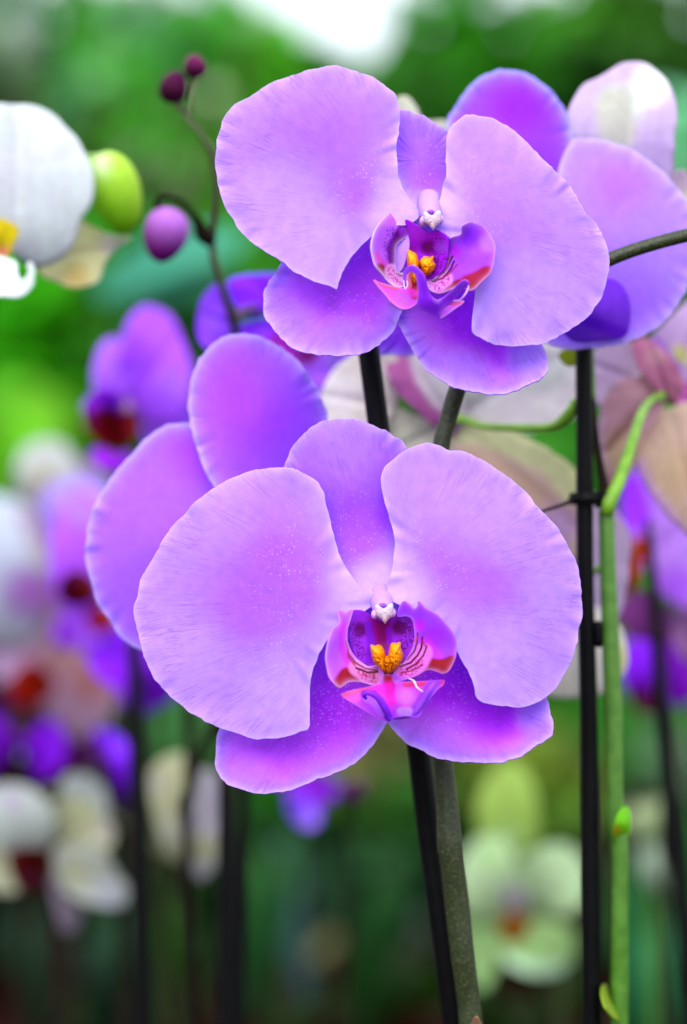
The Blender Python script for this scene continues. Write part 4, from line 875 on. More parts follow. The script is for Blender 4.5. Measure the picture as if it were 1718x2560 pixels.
# purple flower seen from its side, ball-shaped lip
p1 = spray(430, .86, 'blurred purple orchid seen side-on with a round magenta and dark red lip', down(470, 1010, .875, 22), M_STEM_DARK)
soft_flower(p1, .85, [
    ('petal', [(230,940),(245,880),(262,850),(300,850),(330,900),(340,980),(310,1040),(270,1030),(240,990)], [(170,114,238)], 8, 4),
    ('dorsal_sepal', [(300,870),(318,800),(345,772),(382,768),(418,788),(448,830),(470,880),(482,935),(474,1000),(450,1050),(400,1062),(350,1040),(312,980),(300,920)], [(168,98,242),('blob',340,890,70,(144,72,244),.8),('blob',430,960,60,(170,118,246),.8)], 0, 8),
    ('petal', [(360,1000),(420,980),(470,1000),(490,1060),(470,1120),(410,1140),(360,1100)], [(150,90,236),('blob',380,1060,40,(150,110,180),.6)], 14, 4),
    ('lip', [(208,1020),(225,985),(262,972),(300,985),(330,1010),(345,1050),(340,1085),(320,1112),(280,1120),(240,1100),(214,1065)], [(140,6,30),('line',[(225,1000),(270,985),(310,1000)],18,(166,50,240),.95,22),('blob',318,1012,24,(232,190,210),.9),('blob',330,1068,24,(196,40,4),.9),('blob',225,1050,26,(130,10,130),.8)], -12, 12),
    ('lip', [(225,1130),(250,1118),(290,1135),(320,1128),(330,1150),(300,1175),(260,1170),(232,1150)], [(150,30,220)], -6, 4),
  ], [(470,1012,.875,18),(430,1008,.87,22),(385,1012,.862,30),(350,1012,.855,36)], mat=plain_material('pedicel_pink', (.26,.16,.22), (.32,.2,.24), scale=100))
# purple flower with two crimson spots
p2 = spray(330, .97, 'blurred purple orchid with a crimson lip tucked behind the big rear petal', down(300, 1620, .99, 20), M_STEM_DARK)
soft_flower(p2, .95, [
    ('petal', [(128,1340),(150,1270),(200,1230),(260,1260),(290,1350),(290,1450),(250,1520),(180,1540),(140,1500),(122,1420)], [(172,100,240),('blob',200,1280,60,(170,140,230),.7)], 0, 6),
    ('lip', [(145,1470),(160,1435),(195,1425),(235,1445),(245,1490),(215,1515),(175,1515),(150,1500)], [(120,4,14),('blob',170,1445,28,(130,8,130),.9)], -12, 8),
    ('lip', [(215,1540),(245,1515),(285,1530),(290,1565),(250,1580),(222,1568)], [(130,6,30)], -10, 5),
    ('petal', [(130,1580),(150,1545),(200,1535),(260,1560),(270,1600),(210,1620),(150,1618)], [(170,100,240),('blob',165,1570,34,(116,20,200),.8)], -2, 4),
    ('lateral_sepal', [(210,1620),(230,1585),(300,1570),(370,1610),(430,1700),(436,1745),(390,1770),(338,1798),(312,1760),(290,1725),(240,1690)], [(142,40,240),('blob',370,1720,80,(86,0,160),.9)], 2, 6),
  ])
# mauve flower, orange lip
p3 = spray(90, 1.12, 'large blurred pale mauve orchid with an orange-red lip', down(120, 1700, 1.14, 22), M_STEM_DARK)
soft_flower(p3, 1.10, [
    ('dorsal_sepal', [(40,1190),(55,1130),(100,1100),(160,1110),(190,1160),(180,1240),(130,1300),(70,1280)], [(176,182,182),('blob',110,1200,50,(170,166,130),.8),('blob',60,1220,30,(160,130,170),.6)], 6, 6),
    ('petal', [(110,1240),(150,1195),(220,1190),(270,1230),(270,1330),(200,1400),(130,1380),(100,1310)], [(176,146,232)], 2, 6),
    ('petal', [(-140,1300),(-80,1230),(0,1240),(70,1270),(115,1330),(130,1430),(120,1530),(70,1600),(-20,1620),(-120,1560),(-170,1420)], [(180,190,206),('blob',80,1480,110,(150,110,178),.9),('blob',105,1400,40,(170,180,160),.6),('line',[(70,1290),(110,1370)],10,(140,90,130),.6,30)], 0, 10),
    ('petal', [(-60,1560),(0,1500),(90,1480),(150,1520),(230,1600),(300,1660),(280,1780),(200,1850),(120,1800),(60,1720),(-20,1700),(-80,1640)], [(150,120,150),('blob',230,1700,90,(136,86,90),.9),('blob',150,1640,60,(130,90,60),.7),('blob',20,1680,60,(190,170,210),.7)], 10, 6),
    ('lip', [(20,1710),(45,1670),(85,1655),(125,1680),(140,1720),(110,1755),(70,1765),(35,1750)], [(170,28,0),('blob',80,1700,30,(186,50,0),.8)], -16, 8),
    ('lip', [(30,1790),(60,1770),(110,1780),(110,1840),(70,1860),(36,1840)], [(40,4,20)], -12, 6),
  ])
p13 = spray(150, 1.26, 'palest pink blurred orchid filling in behind the mauve and crimson-lipped flowers', down(170, 1600, 1.27, 22), M_STEM_DARK)
soft_flower(p13, 1.24, [
    ('petal', [(60,1180),(150,1150),(250,1190),(300,1290),(290,1420),(200,1480),(100,1440),(50,1320)], [(186,160,190)], 0, 6),
    ('lateral_sepal', [(120,1440),(220,1450),(310,1530),(340,1660),(270,1760),(180,1720),(110,1600)], [(160,120,150)], 2, 6),
    ('petal', [(-80,1420),(20,1400),(110,1460),(120,1600),(40,1680),(-60,1640)], [(190,160,196)], 4, 6),
    ('lip', [(130,1470),(180,1450),(220,1480),(210,1530),(160,1550),(125,1520)], [(140,40,50)], -10, 5)])
p14 = spray(120, 1.16, 'dark maroon orchid deep in shade between the orange-lipped and the cream flowers', down(150, 2000, 1.17, 22), M_STEM_DARK)
soft_flower(p14, 1.14, [
    ('petal', [(-60,1740),(20,1720),(90,1760),(110,1830),(60,1900),(-30,1890)], [(66,14,70)], 0, 5),
    ('petal', [(90,1770),(170,1750),(240,1790),(260,1870),(200,1940),(110,1920)], [(78,20,84)], 2, 5),
    ('lateral_sepal', [(60,1880),(140,1880),(190,1960),(150,2030),(80,2000)], [(50,12,44)], 3, 5),
    ('lip', [(60,1830),(100,1810),(130,1840),(110,1880),(70,1880)], [(40,2,20)], -8, 5)])
# violet cluster below
p4 = spray(40, 1.02, 'deep violet orchid low in the shade, its petals almost touching a cream flower', down(60, 1900, 1.03, 20), M_STEM_DARK)
soft_flower(p4, 1.0, [
    ('petal', [(-90,1790),(-20,1780),(30,1820),(50,1880),(20,1940),(-40,1960),(-100,1900)], [(100,10,170)], 0, 6),
    ('petal', [(60,1860),(85,1820),(130,1800),(160,1830),(165,1880),(140,1930),(105,1950),(70,1920)], [(116,20,204),('blob',60,1900,40,(70,0,120),.7)], -3, 7),
    ('lip', [(-20,1930),(30,1900),(60,1930),(60,1960),(10,1970)], [(50,0,30)], -8, 5)])
p5 = spray(300, .96, 'drooping violet petal in front of the dark stake', down(336, 1990, .97, 18), M_STEM_DARK)
soft_flower(p5, .95, [
    ('petal', [(223,1837),(262,1822),(305,1845),(332,1895),(334,1950),(323,2010),(305,2030),(278,1975),(250,1920),(228,1880)], [(104,20,206),('blob',300,1870,44,(130,60,244),.9),('line',[(230,1860),(270,1950),(306,2020)],14,(60,0,90),.9,20)], 0, 8)])
# cream flower bottom
p6 = spray(370, .97, 'cream white orchid with a dark red lip hanging low on an olive stalk', down(420, 2140, .97, 20), M_STEM_DARK)
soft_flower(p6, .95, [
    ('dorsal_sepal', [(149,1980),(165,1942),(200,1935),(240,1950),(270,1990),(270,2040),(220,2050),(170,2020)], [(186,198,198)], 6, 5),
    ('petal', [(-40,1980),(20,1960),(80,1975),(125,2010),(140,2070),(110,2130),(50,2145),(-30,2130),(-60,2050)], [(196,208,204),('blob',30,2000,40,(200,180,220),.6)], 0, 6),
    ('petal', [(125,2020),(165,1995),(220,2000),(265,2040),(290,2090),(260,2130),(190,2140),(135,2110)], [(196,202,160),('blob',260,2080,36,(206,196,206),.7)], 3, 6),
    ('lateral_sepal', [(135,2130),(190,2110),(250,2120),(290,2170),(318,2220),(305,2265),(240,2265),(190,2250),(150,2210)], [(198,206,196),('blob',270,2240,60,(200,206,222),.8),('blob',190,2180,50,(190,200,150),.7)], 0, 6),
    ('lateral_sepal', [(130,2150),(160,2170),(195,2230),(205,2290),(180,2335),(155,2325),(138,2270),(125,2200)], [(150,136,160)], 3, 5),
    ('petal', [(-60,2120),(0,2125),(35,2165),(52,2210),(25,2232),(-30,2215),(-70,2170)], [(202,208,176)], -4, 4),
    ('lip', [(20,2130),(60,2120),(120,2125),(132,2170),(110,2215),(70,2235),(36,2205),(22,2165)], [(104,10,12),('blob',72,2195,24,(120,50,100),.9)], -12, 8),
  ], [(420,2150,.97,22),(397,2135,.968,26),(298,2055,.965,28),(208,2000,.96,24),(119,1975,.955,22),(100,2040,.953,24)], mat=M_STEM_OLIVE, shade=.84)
# pale pair with thin dark stem in front
p7 = spray(480, .86, 'pair of pale cream petals split by a thin dark knotty stem', [(560,1760,.80,14),(536,1817,.80,22),(500,1871,.80,24),(480,1960,.80,22),(464,2005,.80,34),(466,2095,.80,24),(464,2194,.80,28),(468,2393,.81,26),(488,2560,.82,26),(500,3080,.83,26)], M_STEM_DARK)
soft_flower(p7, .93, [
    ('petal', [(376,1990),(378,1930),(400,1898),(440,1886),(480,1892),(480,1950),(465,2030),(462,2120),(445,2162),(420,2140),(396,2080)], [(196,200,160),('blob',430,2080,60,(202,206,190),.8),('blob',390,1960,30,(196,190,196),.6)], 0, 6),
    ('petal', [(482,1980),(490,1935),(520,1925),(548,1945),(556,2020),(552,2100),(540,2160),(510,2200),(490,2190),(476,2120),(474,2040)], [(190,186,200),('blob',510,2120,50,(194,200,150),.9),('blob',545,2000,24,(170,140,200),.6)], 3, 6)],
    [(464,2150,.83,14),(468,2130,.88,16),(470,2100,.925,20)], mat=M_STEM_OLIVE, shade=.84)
# small violet flower under the big one
p8 = spray(820, 1.03, 'small violet orchid peeping out under the drooping sepal of the large lower flower', down(870, 1990, 1.04, 16), M_STEM_DARK)
soft_flower(p8, 1.0, [
    ('petal', [(705,1950),(760,1930),(820,1940),(855,1965),(840,1995),(800,2015),(760,2010),(720,1990)], [(144,56,226),('blob',790,1960,40,(130,20,190),.8)], 0, 5),
    ('petal', [(720,1990),(745,1985),(775,2005),(800,2035),(795,2062),(765,2072),(735,2050),(720,2020)], [(140,100,248),('blob',775,2050,28,(170,140,250),.9)], -4, 6),
    ('lip', [(850,1985),(870,1955),(900,1948),(915,1968),(900,1990),(870,2002)], [(122,10,130)], -2, 5)])
# yellow-green flower
p9 = spray(1300, 1.06, 'pale yellow-green orchid with an orange-brown lip hanging low between the stakes', down(1400, 2180, 1.08, 20), M_STEM_OLIVE)
GM, GM2 = (166,194,150), (150,190,116)
soft_flower(p9, 1.04, [
    ('dorsal_sepal', [(1200,2120),(1190,2040),(1210,1960),(1260,1905),(1320,1930),(1345,2010),(1350,2090),(1320,2160),(1260,2180),(1215,2160)], [(146,178,84),('blob',1270,2100,60,(164,204,130),.8)], 8, 6),
    ('petal', [(1140,2200),(1160,2130),(1210,2090),(1270,2110),(1300,2180),(1290,2270),(1240,2310),(1180,2300),(1145,2260)], [GM,('blob',1230,2140,50,(166,206,140),.8)], 2, 6),
    ('petal', [(1290,2170),(1330,2130),(1400,2110),(1455,2145),(1475,2210),(1450,2270),(1390,2290),(1320,2280),(1290,2230)], [(164,192,148),('blob',1300,2180,40,(166,200,140),.7)], 0, 7),
    ('lateral_sepal', [(1150,2290),(1190,2270),(1240,2300),(1245,2380),(1235,2440),(1210,2475),(1180,2460),(1160,2400),(1145,2340)], [(150,190,124)], 8, 5),
    ('lateral_sepal', [(1250,2340),(1300,2310),(1370,2300),(1430,2330),(1435,2390),(1400,2430),(1340,2440),(1280,2420),(1250,2385)], [(160,200,130),('line',[(1270,2410),(1340,2432),(1410,2420)],14,(196,228,200),.8,14)], 3, 6),
    ('column', [(1255,2240),(1270,2215),(1300,2212),(1320,2240),(1310,2275),(1280,2285),(1258,2268)], [(196,190,206)], -8, 7),
    ('lip', [(1248,2310),(1268,2290),(1300,2290),(1322,2308),(1315,2340),(1285,2360),(1255,2345)], [(190,110,10),('blob',1262,2350,24,(200,150,80),.7)], -12, 6),
  ])
# purple with orange lip behind the green stem
p10 = spray(1640, .87, 'lilac and purple orchid with a small orange-red lip behind the bright green stem', down(1660, 1500, .89, 20), M_STEM_DARK)
soft_flower(p10, .85, [
    ('petal', [(1552,1250),(1575,1180),(1610,1170),(1640,1230),(1690,1290),(1760,1340),(1800,1430),(1770,1520),(1700,1520),(1640,1470),(1600,1400),(1560,1330)], [(176,134,218),('line',[(1570,1210),(1590,1290)],24,(160,64,246),.95,30),('blob',1690,1470,80,(154,96,222),.8)], 0, 7),
    ('lip', [(1580,1370),(1590,1345),(1612,1350),(1618,1385),(1600,1420),(1592,1470),(1575,1490),(1562,1470),(1570,1420)], [(196,50,40),('blob',1600,1365,24,(226,96,60),.9),('blob',1575,1465,24,(120,10,20),.9)], -14, 5),
    ('lateral_sepal', [(1550,1510),(1590,1480),(1650,1500),(1690,1560),(1680,1600),(1610,1600),(1560,1570)], [(110,50,120)], 6, 4),
    ('lateral_sepal', [(1690,1520),(1740,1530),(1770,1600),(1740,1660),(1700,1640),(1680,1580)], [(150,110,160)], 6, 4)])
p11 = spray(1640, 1.04, 'violet orchid with a yellow-green bud, low behind the slanting stake', down(1690, 1700, 1.05, 18), M_STEM_DARK)
soft_flower(p11, 1.0, [
    ('petal', [(1545,1640),(1570,1595),(1620,1585),(1660,1620),(1670,1680),(1640,1730),(1590,1750),(1555,1710)], [(134,36,232),('blob',1600,1730,44,(106,6,120),.9)], 0, 6),
    ('petal', [(1650,1600),(1700,1590),(1750,1640),(1750,1730),(1700,1770),(1660,1740),(1640,1680)], [(108,14,170)], 3, 6),
    ('lip', [(1570,1740),(1610,1725),(1650,1750),(1640,1785),(1600,1780)], [(96,4,70)], -5, 4)])
bud(p11, (1582, 1566), .98, 34, 36, (1, 0, .3), (170,190,70), (140,160,40), [(1640,1600,1.03,12),(1615,1585,1.0,12),(1600,1575,.985,16)], M_PEDICEL)
p12 = spray(1620, 1.22, 'small pale green-white orchid with a maroon centre, farthest down between the two leaning stakes', down(1640, 2060, 1.22, 18), M_STEM_GREEN)
soft_flower(p12, 1.2, [
    ('petal', [(1565,2050),(1585,2010),(1630,1995),(1670,2020),(1675,2070),(1640,2100),(1595,2095)], [(160,180,134)], 0, 6),
    ('petal', [(1600,2130),(1650,2110),(1700,2150),(1710,2220),(1660,2240),(1615,2200)], [(140,160,140)], 4, 6),
    ('lip', [(1590,2000),(1600,1975),(1625,1975),(1632,2000),(1612,2012)], [(70,6,24)], -8, 5)])

# ------------------------------------------------------------------ greenery, bench, ground
rng = np.random.RandomState(5)
def leaf_cloud(clumps, size, n_each, jitter=.45, flat=0.55):
    V, F, C = [], [], []
    k = 0
    for (px, py, rp, Y, col, *mult) in clumps:
        sz = mult[1] if len(mult) > 1 else size
        c0 = W(px, py, Y); R = rp * K * Y
        n = max(2, int(n_each * (mult[0] if mult else 1) * max(.5, (R / .12) ** 2)))
        g_ = (1.35 if (px > 1000 and py < 480) else 1.7 if py < 1500 else .8 if py < 1950 else .6 if py < 2200 else .32) * np.array([1.0, 1.0, .55])  # lower clumps get darker leaf colour in place of shade
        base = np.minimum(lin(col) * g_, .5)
        for _ in range(n):
            d = rng.normal(size=3); d /= np.linalg.norm(d)
            c = c0 + d * np.array([R, R * .8, R]) * rng.rand() ** .4
            nrm = rng.normal(size=3) * .6 + np.array([0, -.5, .6]); nrm /= np.linalg.norm(nrm)
            t = rng.normal(size=3); t -= nrm * (t @ nrm); t /= np.linalg.norm(t)
            b = np.cross(nrm, t)
            L = sz * rng.uniform(.6, 1.3); w_ = L * rng.uniform(.2, .32)
            p0, p4 = c - t * L / 2, c + t * L / 2 - nrm * L * .12
            V += [p0, c - t * L * .1 + b * w_, c - nrm * w_ * -.0, c - t * L * .1 - b * w_, p4, c + t * L * .25 + b * w_ * .75, c + t * L * .25 - b * w_ * .75]
            F += [(k, k + 1, k + 2), (k, k + 2, k + 3), (k + 2, k + 1, k + 5), (k + 2, k + 5, k + 4), (k + 2, k + 4, k + 6), (k + 2, k + 6, k + 3)]
            cc = base * rng.uniform(1 - jitter, 1 + jitter) * (1 + rng.normal(size=3) * .06)
            C += [np.clip(cc, 0.0005, .9)] * 7
            k += 7
    return np.array(V), F, np.array(C)

def tree(name, px, Y, top_px, clumps, size, n_each, label, cat, group, mat=M_LEAF, rtrunk=.03):
    base = W(px, 1280, Y); base[2] = 0
    t = thing(name, base, label, cat, group)
    V, F, C = leaf_cloud(clumps, size, n_each)
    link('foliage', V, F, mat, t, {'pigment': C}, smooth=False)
    top = W(px, top_px, Y + .05)
    pts = [(base[0], base[1] + .05, -.02), (base[0] + rtrunk, base[1] + .06, top[2] * .35), (base[0] - rtrunk, base[1] + .05, top[2] * .7), tuple(top)]
    V, F = tube_mesh(pts, [rtrunk * 1.4, rtrunk, rtrunk * .8, rtrunk * .4], 12, 24)
    tr = link('trunk', V, F, M_BARK, t)
    parts = []
    for (cx, cy, rp, Yc, *_r) in clumps:
        a = np.array(pts[1]) * .4 + np.array(pts[2]) * .6; e = W(cx, cy, Yc)
        if e[2] < .2: continue
        parts.append(tube_mesh([a, (a + e) / 2 + np.array([0, .02, -.03]), e], [rtrunk * .45, rtrunk * .3, rtrunk * .12], 7, 10))
    V, F, _ = merge(parts); link('limbs', V, F, M_BARK, t)
    return t
M_LEAF_SHINE = leaf_material('leaf_shine', rough=0.3, trans=0.25, spec=0.6)
G = 'leafy shrubs and trees behind the orchids'
tree('tree', 150, 3.9, 300, [(10,150,150,3.9,(24,84,60)),(270,170,140,3.8,(34,110,14)),(60,230,150,3.7,(16,64,30)),(290,300,180,3.6,(50,140,20)),(140,420,170,3.7,(28,100,16)),(400,130,100,3.9,(34,110,60)),(170,290,130,3.6,(20,80,30)),(340,440,140,3.6,(34,106,20)),(338,385,4,3.3,(150,200,180),.12,.040),(452,428,4,3.3,(140,205,160),.12,.040),(530,240,4,3.3,(130,200,150),.12,.040),(60,100,4,3.3,(140,200,220),.12,.040),(35,60,4,3.3,(150,200,220),.12,.040),(150,290,4,3.3,(70,120,110),.12,.040),(260,200,4,3.3,(60,130,90),.12,.040),(640,40,4,3.3,(200,220,200),.12,.040),(430,150,4,3.3,(90,150,120),.12,.040),(300,60,4,3.3,(90,150,130),.12,.040),(-120,200,200,3.8,(30,90,30)),(20,40,90,3.9,(24,84,60)),(310,60,100,3.9,(34,100,40)),(490,80,70,3.9,(40,120,24)),(-100,480,200,3.8,(30,90,20))], .07, 120, 'dark teal-green tree with small leaves above the white orchid', 'tree', G, mat=M_LEAF_SHINE)  # tiny pale clumps are added as glints, for blurred highlight discs
tree('tree', 640, 4.1, 300, [(600,190,150,4.1,(56,134,24)),(500,330,160,4.0,(60,140,20)),(500,520,150,4.0,(40,132,6)),(760,260,160,4.1,(60,126,36)),(650,120,90,4.1,(60,126,40)),(790,180,80,4.1,(50,110,40)),(1010,160,80,4.2,(40,110,30)),(880,240,90,4.2,(60,120,50)),(570,60,60,4.1,(50,128,24)),(590,120,80,4.1,(50,128,24)),(700,420,180,4.1,(50,120,24)),(850,330,190,4.2,(40,110,20)),(470,180,110,4.0,(48,130,20))], .08, 120, 'bright lime-green tree with an open gap of white sky over it', 'tree', G)
tree('tree', 1300, 4.2, 300, [(1160,70,170,4.2,(40,116,14)),(1280,190,180,4.1,(40,112,20)),(1430,90,180,4.2,(56,120,36)),(1600,50,190,4.2,(46,92,26)),(1650,250,180,4.1,(36,78,24)),(1110,260,140,4.1,(30,92,12)),(1020,250,110,4.2,(44,112,24)),(1330,300,170,4.1,(34,90,18)),(1800,150,200,4.2,(36,84,24)),(1500,400,220,4.2,(36,90,20)),(1480,190,90,4.0,(14,50,10))], .08, 130, 'smooth mid-green tree rising behind the pink and white petal', 'tree', G)
tree('shrub', 100, 3.0, 800, [(40,780,220,3.0,(40,124,2)),(140,980,200,3.0,(32,104,2)),(280,880,190,3.0,(32,100,4)),(20,1120,170,2.9,(84,176,40)),(180,680,170,3.1,(40,116,4)),(380,680,170,3.1,(28,92,24)),(-150,900,250,3.1,(40,120,10)),(420,820,150,3.1,(24,84,10)),(60,1320,200,3.1,(34,100,24)),(300,1250,200,3.1,(30,90,20))], .08, 110, 'vivid green shrub below the white orchid', 'shrub', G, rtrunk=.015)
tree('shrub', 760, 3.3, 1000, [(700,900,260,3.3,(40,110,24)),(900,1200,260,3.3,(40,104,30)),(600,1300,240,3.3,(36,96,30)),(1100,900,260,3.3,(44,110,30)),(1050,620,260,3.4,(40,104,24)),(800,640,240,3.4,(40,104,20)),(800,1550,230,3.2,(40,90,40)),(1080,1500,240,3.2,(40,90,40))], .09, 90, 'plain green shrub mostly hidden by the large flowers', 'shrub', G, rtrunk=.02)
tree('shrub', 1550, 3.2, 900, [(1380,700,240,3.3,(40,104,24)),(1600,900,240,3.3,(44,110,40)),(1500,1200,260,3.2,(40,100,30)),(1720,560,170,3.2,(90,200,150),.9),(1750,1100,220,3.2,(50,100,40)),(1720,360,100,3.2,(96,210,160),1.2),(1700,1450,220,3.1,(40,90,36)),(1380,1750,180,2.9,(44,120,16)),(1620,1850,150,2.9,(50,120,40))], .09, 90, 'green shrub with pale mint leaves at the frame edge', 'shrub', G, rtrunk=.02)
tree('shrub', 430, 2.5, 1800, [(430,1800,140,2.5,(64,132,88)),(250,1770,130,2.5,(30,64,30)),(330,1640,140,2.6,(40,80,40)),(560,1750,160,2.6,(40,90,50)),(120,2390,150,2.4,(20,52,36)),(280,2350,140,2.4,(34,70,50)),(430,2250,150,2.4,(20,50,24)),(100,2200,160,2.5,(14,40,24)),(-60,2300,160,2.5,(20,50,30)),(400,2420,120,2.3,(26,64,10)),(80,1980,170,2.6,(14,40,20))], .05, 110, 'low grey-green shrub in the shade under the violet petals', 'shrub', G, rtrunk=.012)
tree('shrub', 800, 2.6, 2000, [(811,2367,4,2.1,(190,200,170),.12,.026),(724,2372,4,2.1,(130,160,140),.12,.026),(653,2474,4,2.1,(160,40,50),.12,.026),(719,2184,4,2.1,(130,170,190),.12,.026),(1060,2320,4,2.1,(120,130,170),.12,.026),(560,2480,4,2.1,(90,130,120),.12,.026),(680,2010,130,2.5,(34,124,24)),(990,2010,150,2.5,(64,130,60)),(930,1870,110,2.5,(120,124,92)),(860,2050,140,2.6,(50,76,50)),(700,2190,120,2.4,(56,92,96)),(960,2220,130,2.4,(44,110,80)),(840,2250,150,2.5,(16,54,4)),(640,2310,150,2.4,(26,74,30)),(760,2400,150,2.4,(40,66,40)),(960,2420,150,2.4,(12,38,6)),(1060,2480,60,2.2,(44,96,8)),(600,2120,120,2.4,(30,84,30))], .05, 110, 'dark mixed green shrub beneath the small violet flower', 'shrub', G, rtrunk=.012)  # the first tiny clumps imitate light glints through their leaf colour
tree('shrub', 1500, 2.6, 1900, [(1330,1830,170,2.7,(44,120,16)),(1380,1930,70,2.4,(100,124,80)),(1420,1970,70,2.4,(112,130,4)),(1320,2040,100,2.6,(12,30,4)),(1370,2120,150,2.6,(20,64,10)),(1610,1850,130,2.5,(48,124,40)),(1620,2260,140,2.5,(34,104,50)),(1620,2430,140,2.4,(44,124,80)),(1700,1900,80,2.4,(100,136,136)),(1700,2080,120,2.6,(30,80,30)),(1650,2000,100,2.6,(70,76,84)),(1320,2520,130,2.4,(10,30,4)),(1420,2500,110,2.4,(14,44,6)),(1230,1880,110,2.6,(60,80,20)),(1290,1930,120,2.3,(120,150,60)),(1340,2010,100,2.3,(100,150,60))], .05, 110, 'mid-green shrub behind the green stem and upright stake', 'shrub', G, rtrunk=.012)
# long hedge closing the view
hb = thing('hedge', (0, 7.2, 0), 'long dense dark hedge closing off the view behind the trees', 'hedge')
V, F, C = [], [], []
cl = []
for i, px in enumerate(np.arange(-900, 2700, 230)):
    for j, (z, r) in enumerate([(2.15, .42), (1.6, .5), (.9, .55), (.3, .5)]):
        Yh = 7.2 + rng.uniform(-.2, .2); zz = z + rng.uniform(-.1, .1) - (.12 if (j == 0 and 480 < px < 1100) else -.22 if (j == 0 and px <= 480) else 0)
        py = 1280 - (zz - CAM_Z) / (K * Yh)
        cl.append((px + rng.uniform(-60, 60), py, r / (K * Yh), Yh, [(22,66,16),(28,80,14),(18,56,20)][rng.randint(3)], .55))
V, F, C = leaf_cloud(cl, .16, 26)
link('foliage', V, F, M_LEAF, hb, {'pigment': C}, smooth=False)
bx = []
for i, x in enumerate(np.linspace(-3.2, 3.2, 17)):
    bx.append(tube_mesh([(x, 7.25, 0), (x + .05, 7.2, 1.0), (x - .03, 7.25, 1.9)], [.05, .04, .02], 8, 10))
V, F, _ = merge(bx); link('trunks', V, F, M_BARK, hb)

def box(c, s):
    c, s = np.array(c), np.array(s) / 2
    V = np.array([c + s * np.array(k) for k in [(-1,-1,-1),(1,-1,-1),(1,1,-1),(-1,1,-1),(-1,-1,1),(1,-1,1),(1,1,1),(-1,1,1)]])
    return V, [(0,3,2,1),(4,5,6,7),(0,1,5,4),(1,2,6,5),(2,3,7,6),(3,0,4,7)]
bench = thing('display_bench', (0, 1.3, 0), 'reddish-brown slatted wooden bench under the potted orchids', 'bench')
slats = [box((0, y, BENCH_Z - .015), (2.6, .105, .03)) for y in np.arange(.30, 2.35, .12)]
V, F, _ = merge(slats); link('top', V, F, M_WOOD, bench, smooth=False)
for x in (-1.2, 1.2):
    for y in (.35, 2.2):
        V, F = box((x, y, BENCH_Z / 2 - .02), (.07, .07, BENCH_Z - .045)); link('leg', V, F, M_WOOD, bench, smooth=False)
V, F = box((0, 2.345, BENCH_Z - .06), (2.6, .02, .10)); link('apron', V, F, M_WOOD, bench, smooth=False)

# pots and strap leaves for the plants on the bench
def pot(x, y, label, r=.055, h=.10):
    prof = [(.0, .002), (r * .72, 0), (r * .95, h * .78), (r * 1.06, h * .79), (r * 1.08, h), (r * .98, h), (r * .9, h * .9), (0, h * .88)]
    seg = 28; V, F = [], []
    for a in np.linspace(0, 2 * np.pi, seg, endpoint=False):
        V += [(x + p * math.cos(a), y + p * math.sin(a), BENCH_Z + .001 + z) for p, z in prof]
    n = len(prof)
    for j in range(seg):
        for k in range(n - 1): F.append((j * n + k, ((j + 1) % seg) * n + k, ((j + 1) % seg) * n + k + 1, j * n + k + 1))
    o = link('plant_pot', V, F, M_CLAY, None, loc=(x, y, BENCH_Z))
    return tag(o, label, 'plant pot', 'clay pots on the bench')
def strap_leaf(parent, root, ang, L, wd, rise, col, mat=M_LEAF_GLOSS):
    n, m = 14, 5
    V = []
    d = np.array([math.cos(ang), math.sin(ang), 0]); s = np.array([-d[1], d[0], 0])
    for i in range(n):
        t = i / (n - 1)
        c = np.array(root) + d * L * t * (1 - .15 * t) + np.array([0, 0, rise * math.sin(t * 2.3) - .25 * L * t * t])
        ww = wd * (math.sin(math.pi * (t * .86 + .1)) ** .6)
        for j in range(m):
            u = (j / (m - 1)) * 2 - 1
            V.append(c + s * u * ww / 2 + np.array([0, 0, abs(u) * ww * .22]))
    F = [(i * m + j, i * m + j + 1, (i + 1) * m + j + 1, (i + 1) * m + j) for i in range(n - 1) for j in range(m - 1)]
    C = np.tile(lin(col), (len(V), 1)) * (1 + .1 * rng.normal())
    o = link('leaf', V, F, mat, parent, {'pigment': np.clip(C, 0, 1)}); add_solid(o, 1.5)
    return o
seen_pots = []
POTL = ['clay pot holding the purple orchid in sharp focus', 'clay pot under the cream and pink orchid', 'clay pot of the white orchid', 'clay pot of the orchid with maroon buds', 'clay pot of the side-on purple orchid',
        'clay pot of the purple orchid with crimson lip', 'clay pot of the pale mauve orchid', 'clay pot of the palest pink orchid', 'clay pot of the dark maroon orchid', 'clay pot of the deep violet orchid', 'clay pot under the drooping violet petal', 'clay pot of the cream orchid with red lip',
        'clay pot under the pair of pale petals', 'clay pot of the small violet orchid', 'clay pot of the yellow-green orchid', 'clay pot of the lilac orchid with orange lip', 'clay pot of the low violet orchid', 'clay pot of the farthest pale green orchid']
for o, lb in zip([plant, pc, pw, pb_, p1, p2, p3, p13, p14, p4, p5, p6, p7, p8, p9, p10, p11, p12], POTL):
    x, y = o.location.x, o.location.y
    for _ in range(60):
        bad = [q for q in seen_pots if (q[0] - x) ** 2 + (q[1] - y) ** 2 < .095 ** 2]
        if not bad: break
        x += (x - bad[0][0] + .003) * .25; y += abs(y - bad[0][1]) * .2 + .01
    seen_pots.append((x, y))
    pot(x, y, lb, r=.042)
    for k in range(4):
        strap_leaf(o, (x, y, BENCH_Z + .09), rng.uniform(0, 6.28), rng.uniform(.10, .16), .045, .035, (26, 62, 24))
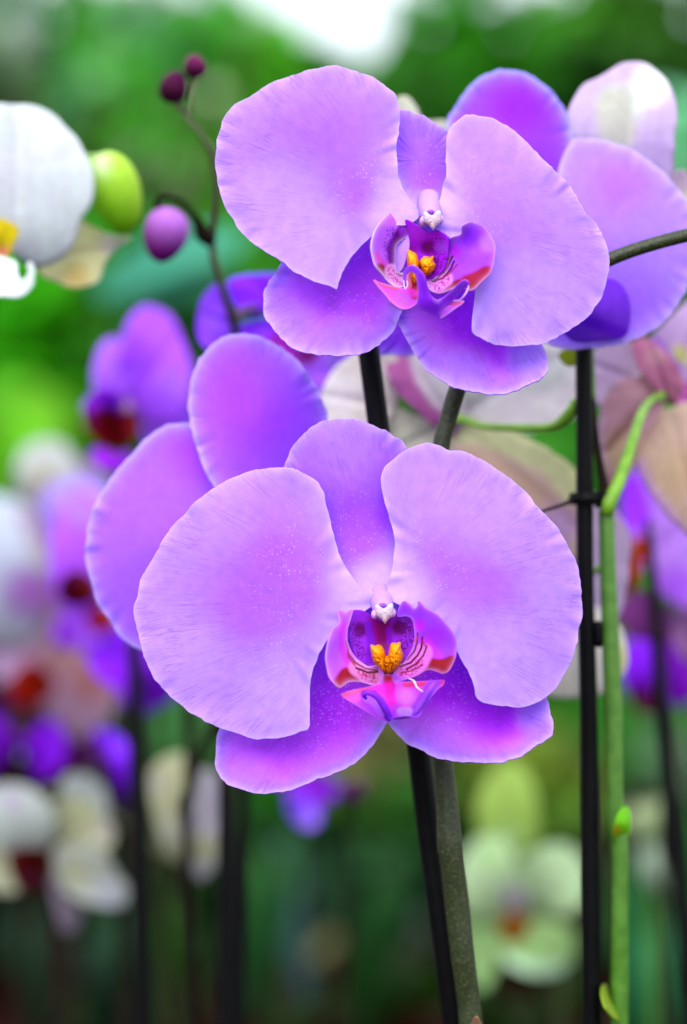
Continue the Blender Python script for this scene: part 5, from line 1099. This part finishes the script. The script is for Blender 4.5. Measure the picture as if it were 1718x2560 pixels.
# foliage plants: broad leaves further along the bench
FP = [(420, 1.35, 620, (70,150,130), 'blue-green broad leaf reaching up behind the magenta bud'), ]
def broad_plant(px, Y, leaves, label, cat='plant'):
    base = W(px, 1280, Y); base[2] = BENCH_Z + .09
    t = thing('foliage_plant', base, label, cat, 'leafy foliage plants between the orchids')
    for i, (ax, ay, bx_, by, wd, col, dY) in enumerate(leaves):
        n, m = 20, 7
        A, B = W(ax, ay, Y + dY), W(bx_, by, Y + dY - .03)
        d = B - A; L = np.linalg.norm(d); d /= L
        s = np.cross(d, np.array([0, 1, 0])); s /= np.linalg.norm(s)
        V = []
        for a in range(n):
            q = a / (n - 1)
            c = A + d * L * q + np.array([0, -.02 * math.sin(q * 3), .05 * L * math.sin(q * math.pi)])
            ww = wd * K * Y * math.sin(math.pi * (q * .9 + .06)) ** .7
            for b in range(m):
                u = b / (m - 1) * 2 - 1
                V.append(c + s * u * ww / 2 + np.array([0, -.25 * abs(u) * ww * .5, 0]))
        F = [(a * m + b, a * m + b + 1, (a + 1) * m + b + 1, (a + 1) * m + b) for a in range(n - 1) for b in range(m - 1)]
        o = link('leaf', V, F, M_LEAF_GLOSS, t, {'pigment': np.tile(lin(col), (len(V), 1))}); add_solid(o, 1.2)
        V, F = tube_mesh([base, (base + A) / 2 + np.array([.01 * (i - 1), .02, .03]), A], [.004, .003, .002], 8, 16)
        link('leaf_stalk', V, F, M_STALK, o)
    pot(base[0], base[1], 'clay pot of the ' + label.split(',')[0], r=.06)
    return t
broad_plant(420, 1.45, [(240,740,620,600,110,(66,150,124),0),(300,790,600,700,80,(30,90,70),.05),(520,900,380,720,90,(20,70,24),.1)], 'foliage plant with long teal leaves, rising behind the magenta bud')
broad_plant(700, 1.60, [(640,2560,740,2060,70,(30,76,40),0),(780,2600,700,2100,50,(66,96,104),.03),(860,2600,1000,2120,80,(20,60,20),0),(900,2650,1020,2350,70,(14,40,10),-.05),(560,2600,640,2120,60,(30,90,30),.05)], 'foliage plant with upright dark straps, below the small violet flower')
broad_plant(1620, 1.60, [(1600,2620,1560,2150,70,(28,90,44),0),(1650,2650,1700,2250,90,(36,110,70),0),(1560,2650,1620,2330,80,(34,100,60),-.05),(1700,2500,1690,1980,50,(30,90,30),.05)], 'foliage plant with bluish leaves, low behind the green stem')
broad_plant(180, 1.60, [(120,2620,60,2280,90,(18,50,30),0),(240,2620,300,2260,80,(26,64,40),0),(420,2620,440,2230,50,(30,74,8),-.1),(330,2650,210,2350,80,(12,34,20),-.05)], 'foliage plant with dull dark leaves, below the cream orchid with red lip')
broad_plant(1300, 1.60, [(1260,2650,1180,2420,80,(14,40,4),0),(1380,2650,1420,2400,70,(16,50,6),0),(1240,2700,1330,2480,80,(10,30,6),.05)], 'foliage plant with blackish-green leaves, under the yellow-green orchid')

g = link('ground', [(-60,-20,0),(60,-20,0),(60,180,0),(-60,180,0)], [(0,1,2,3)], M_GROUND, None, smooth=False)
tag(g, 'dark earth and grass ground', kind='structure')
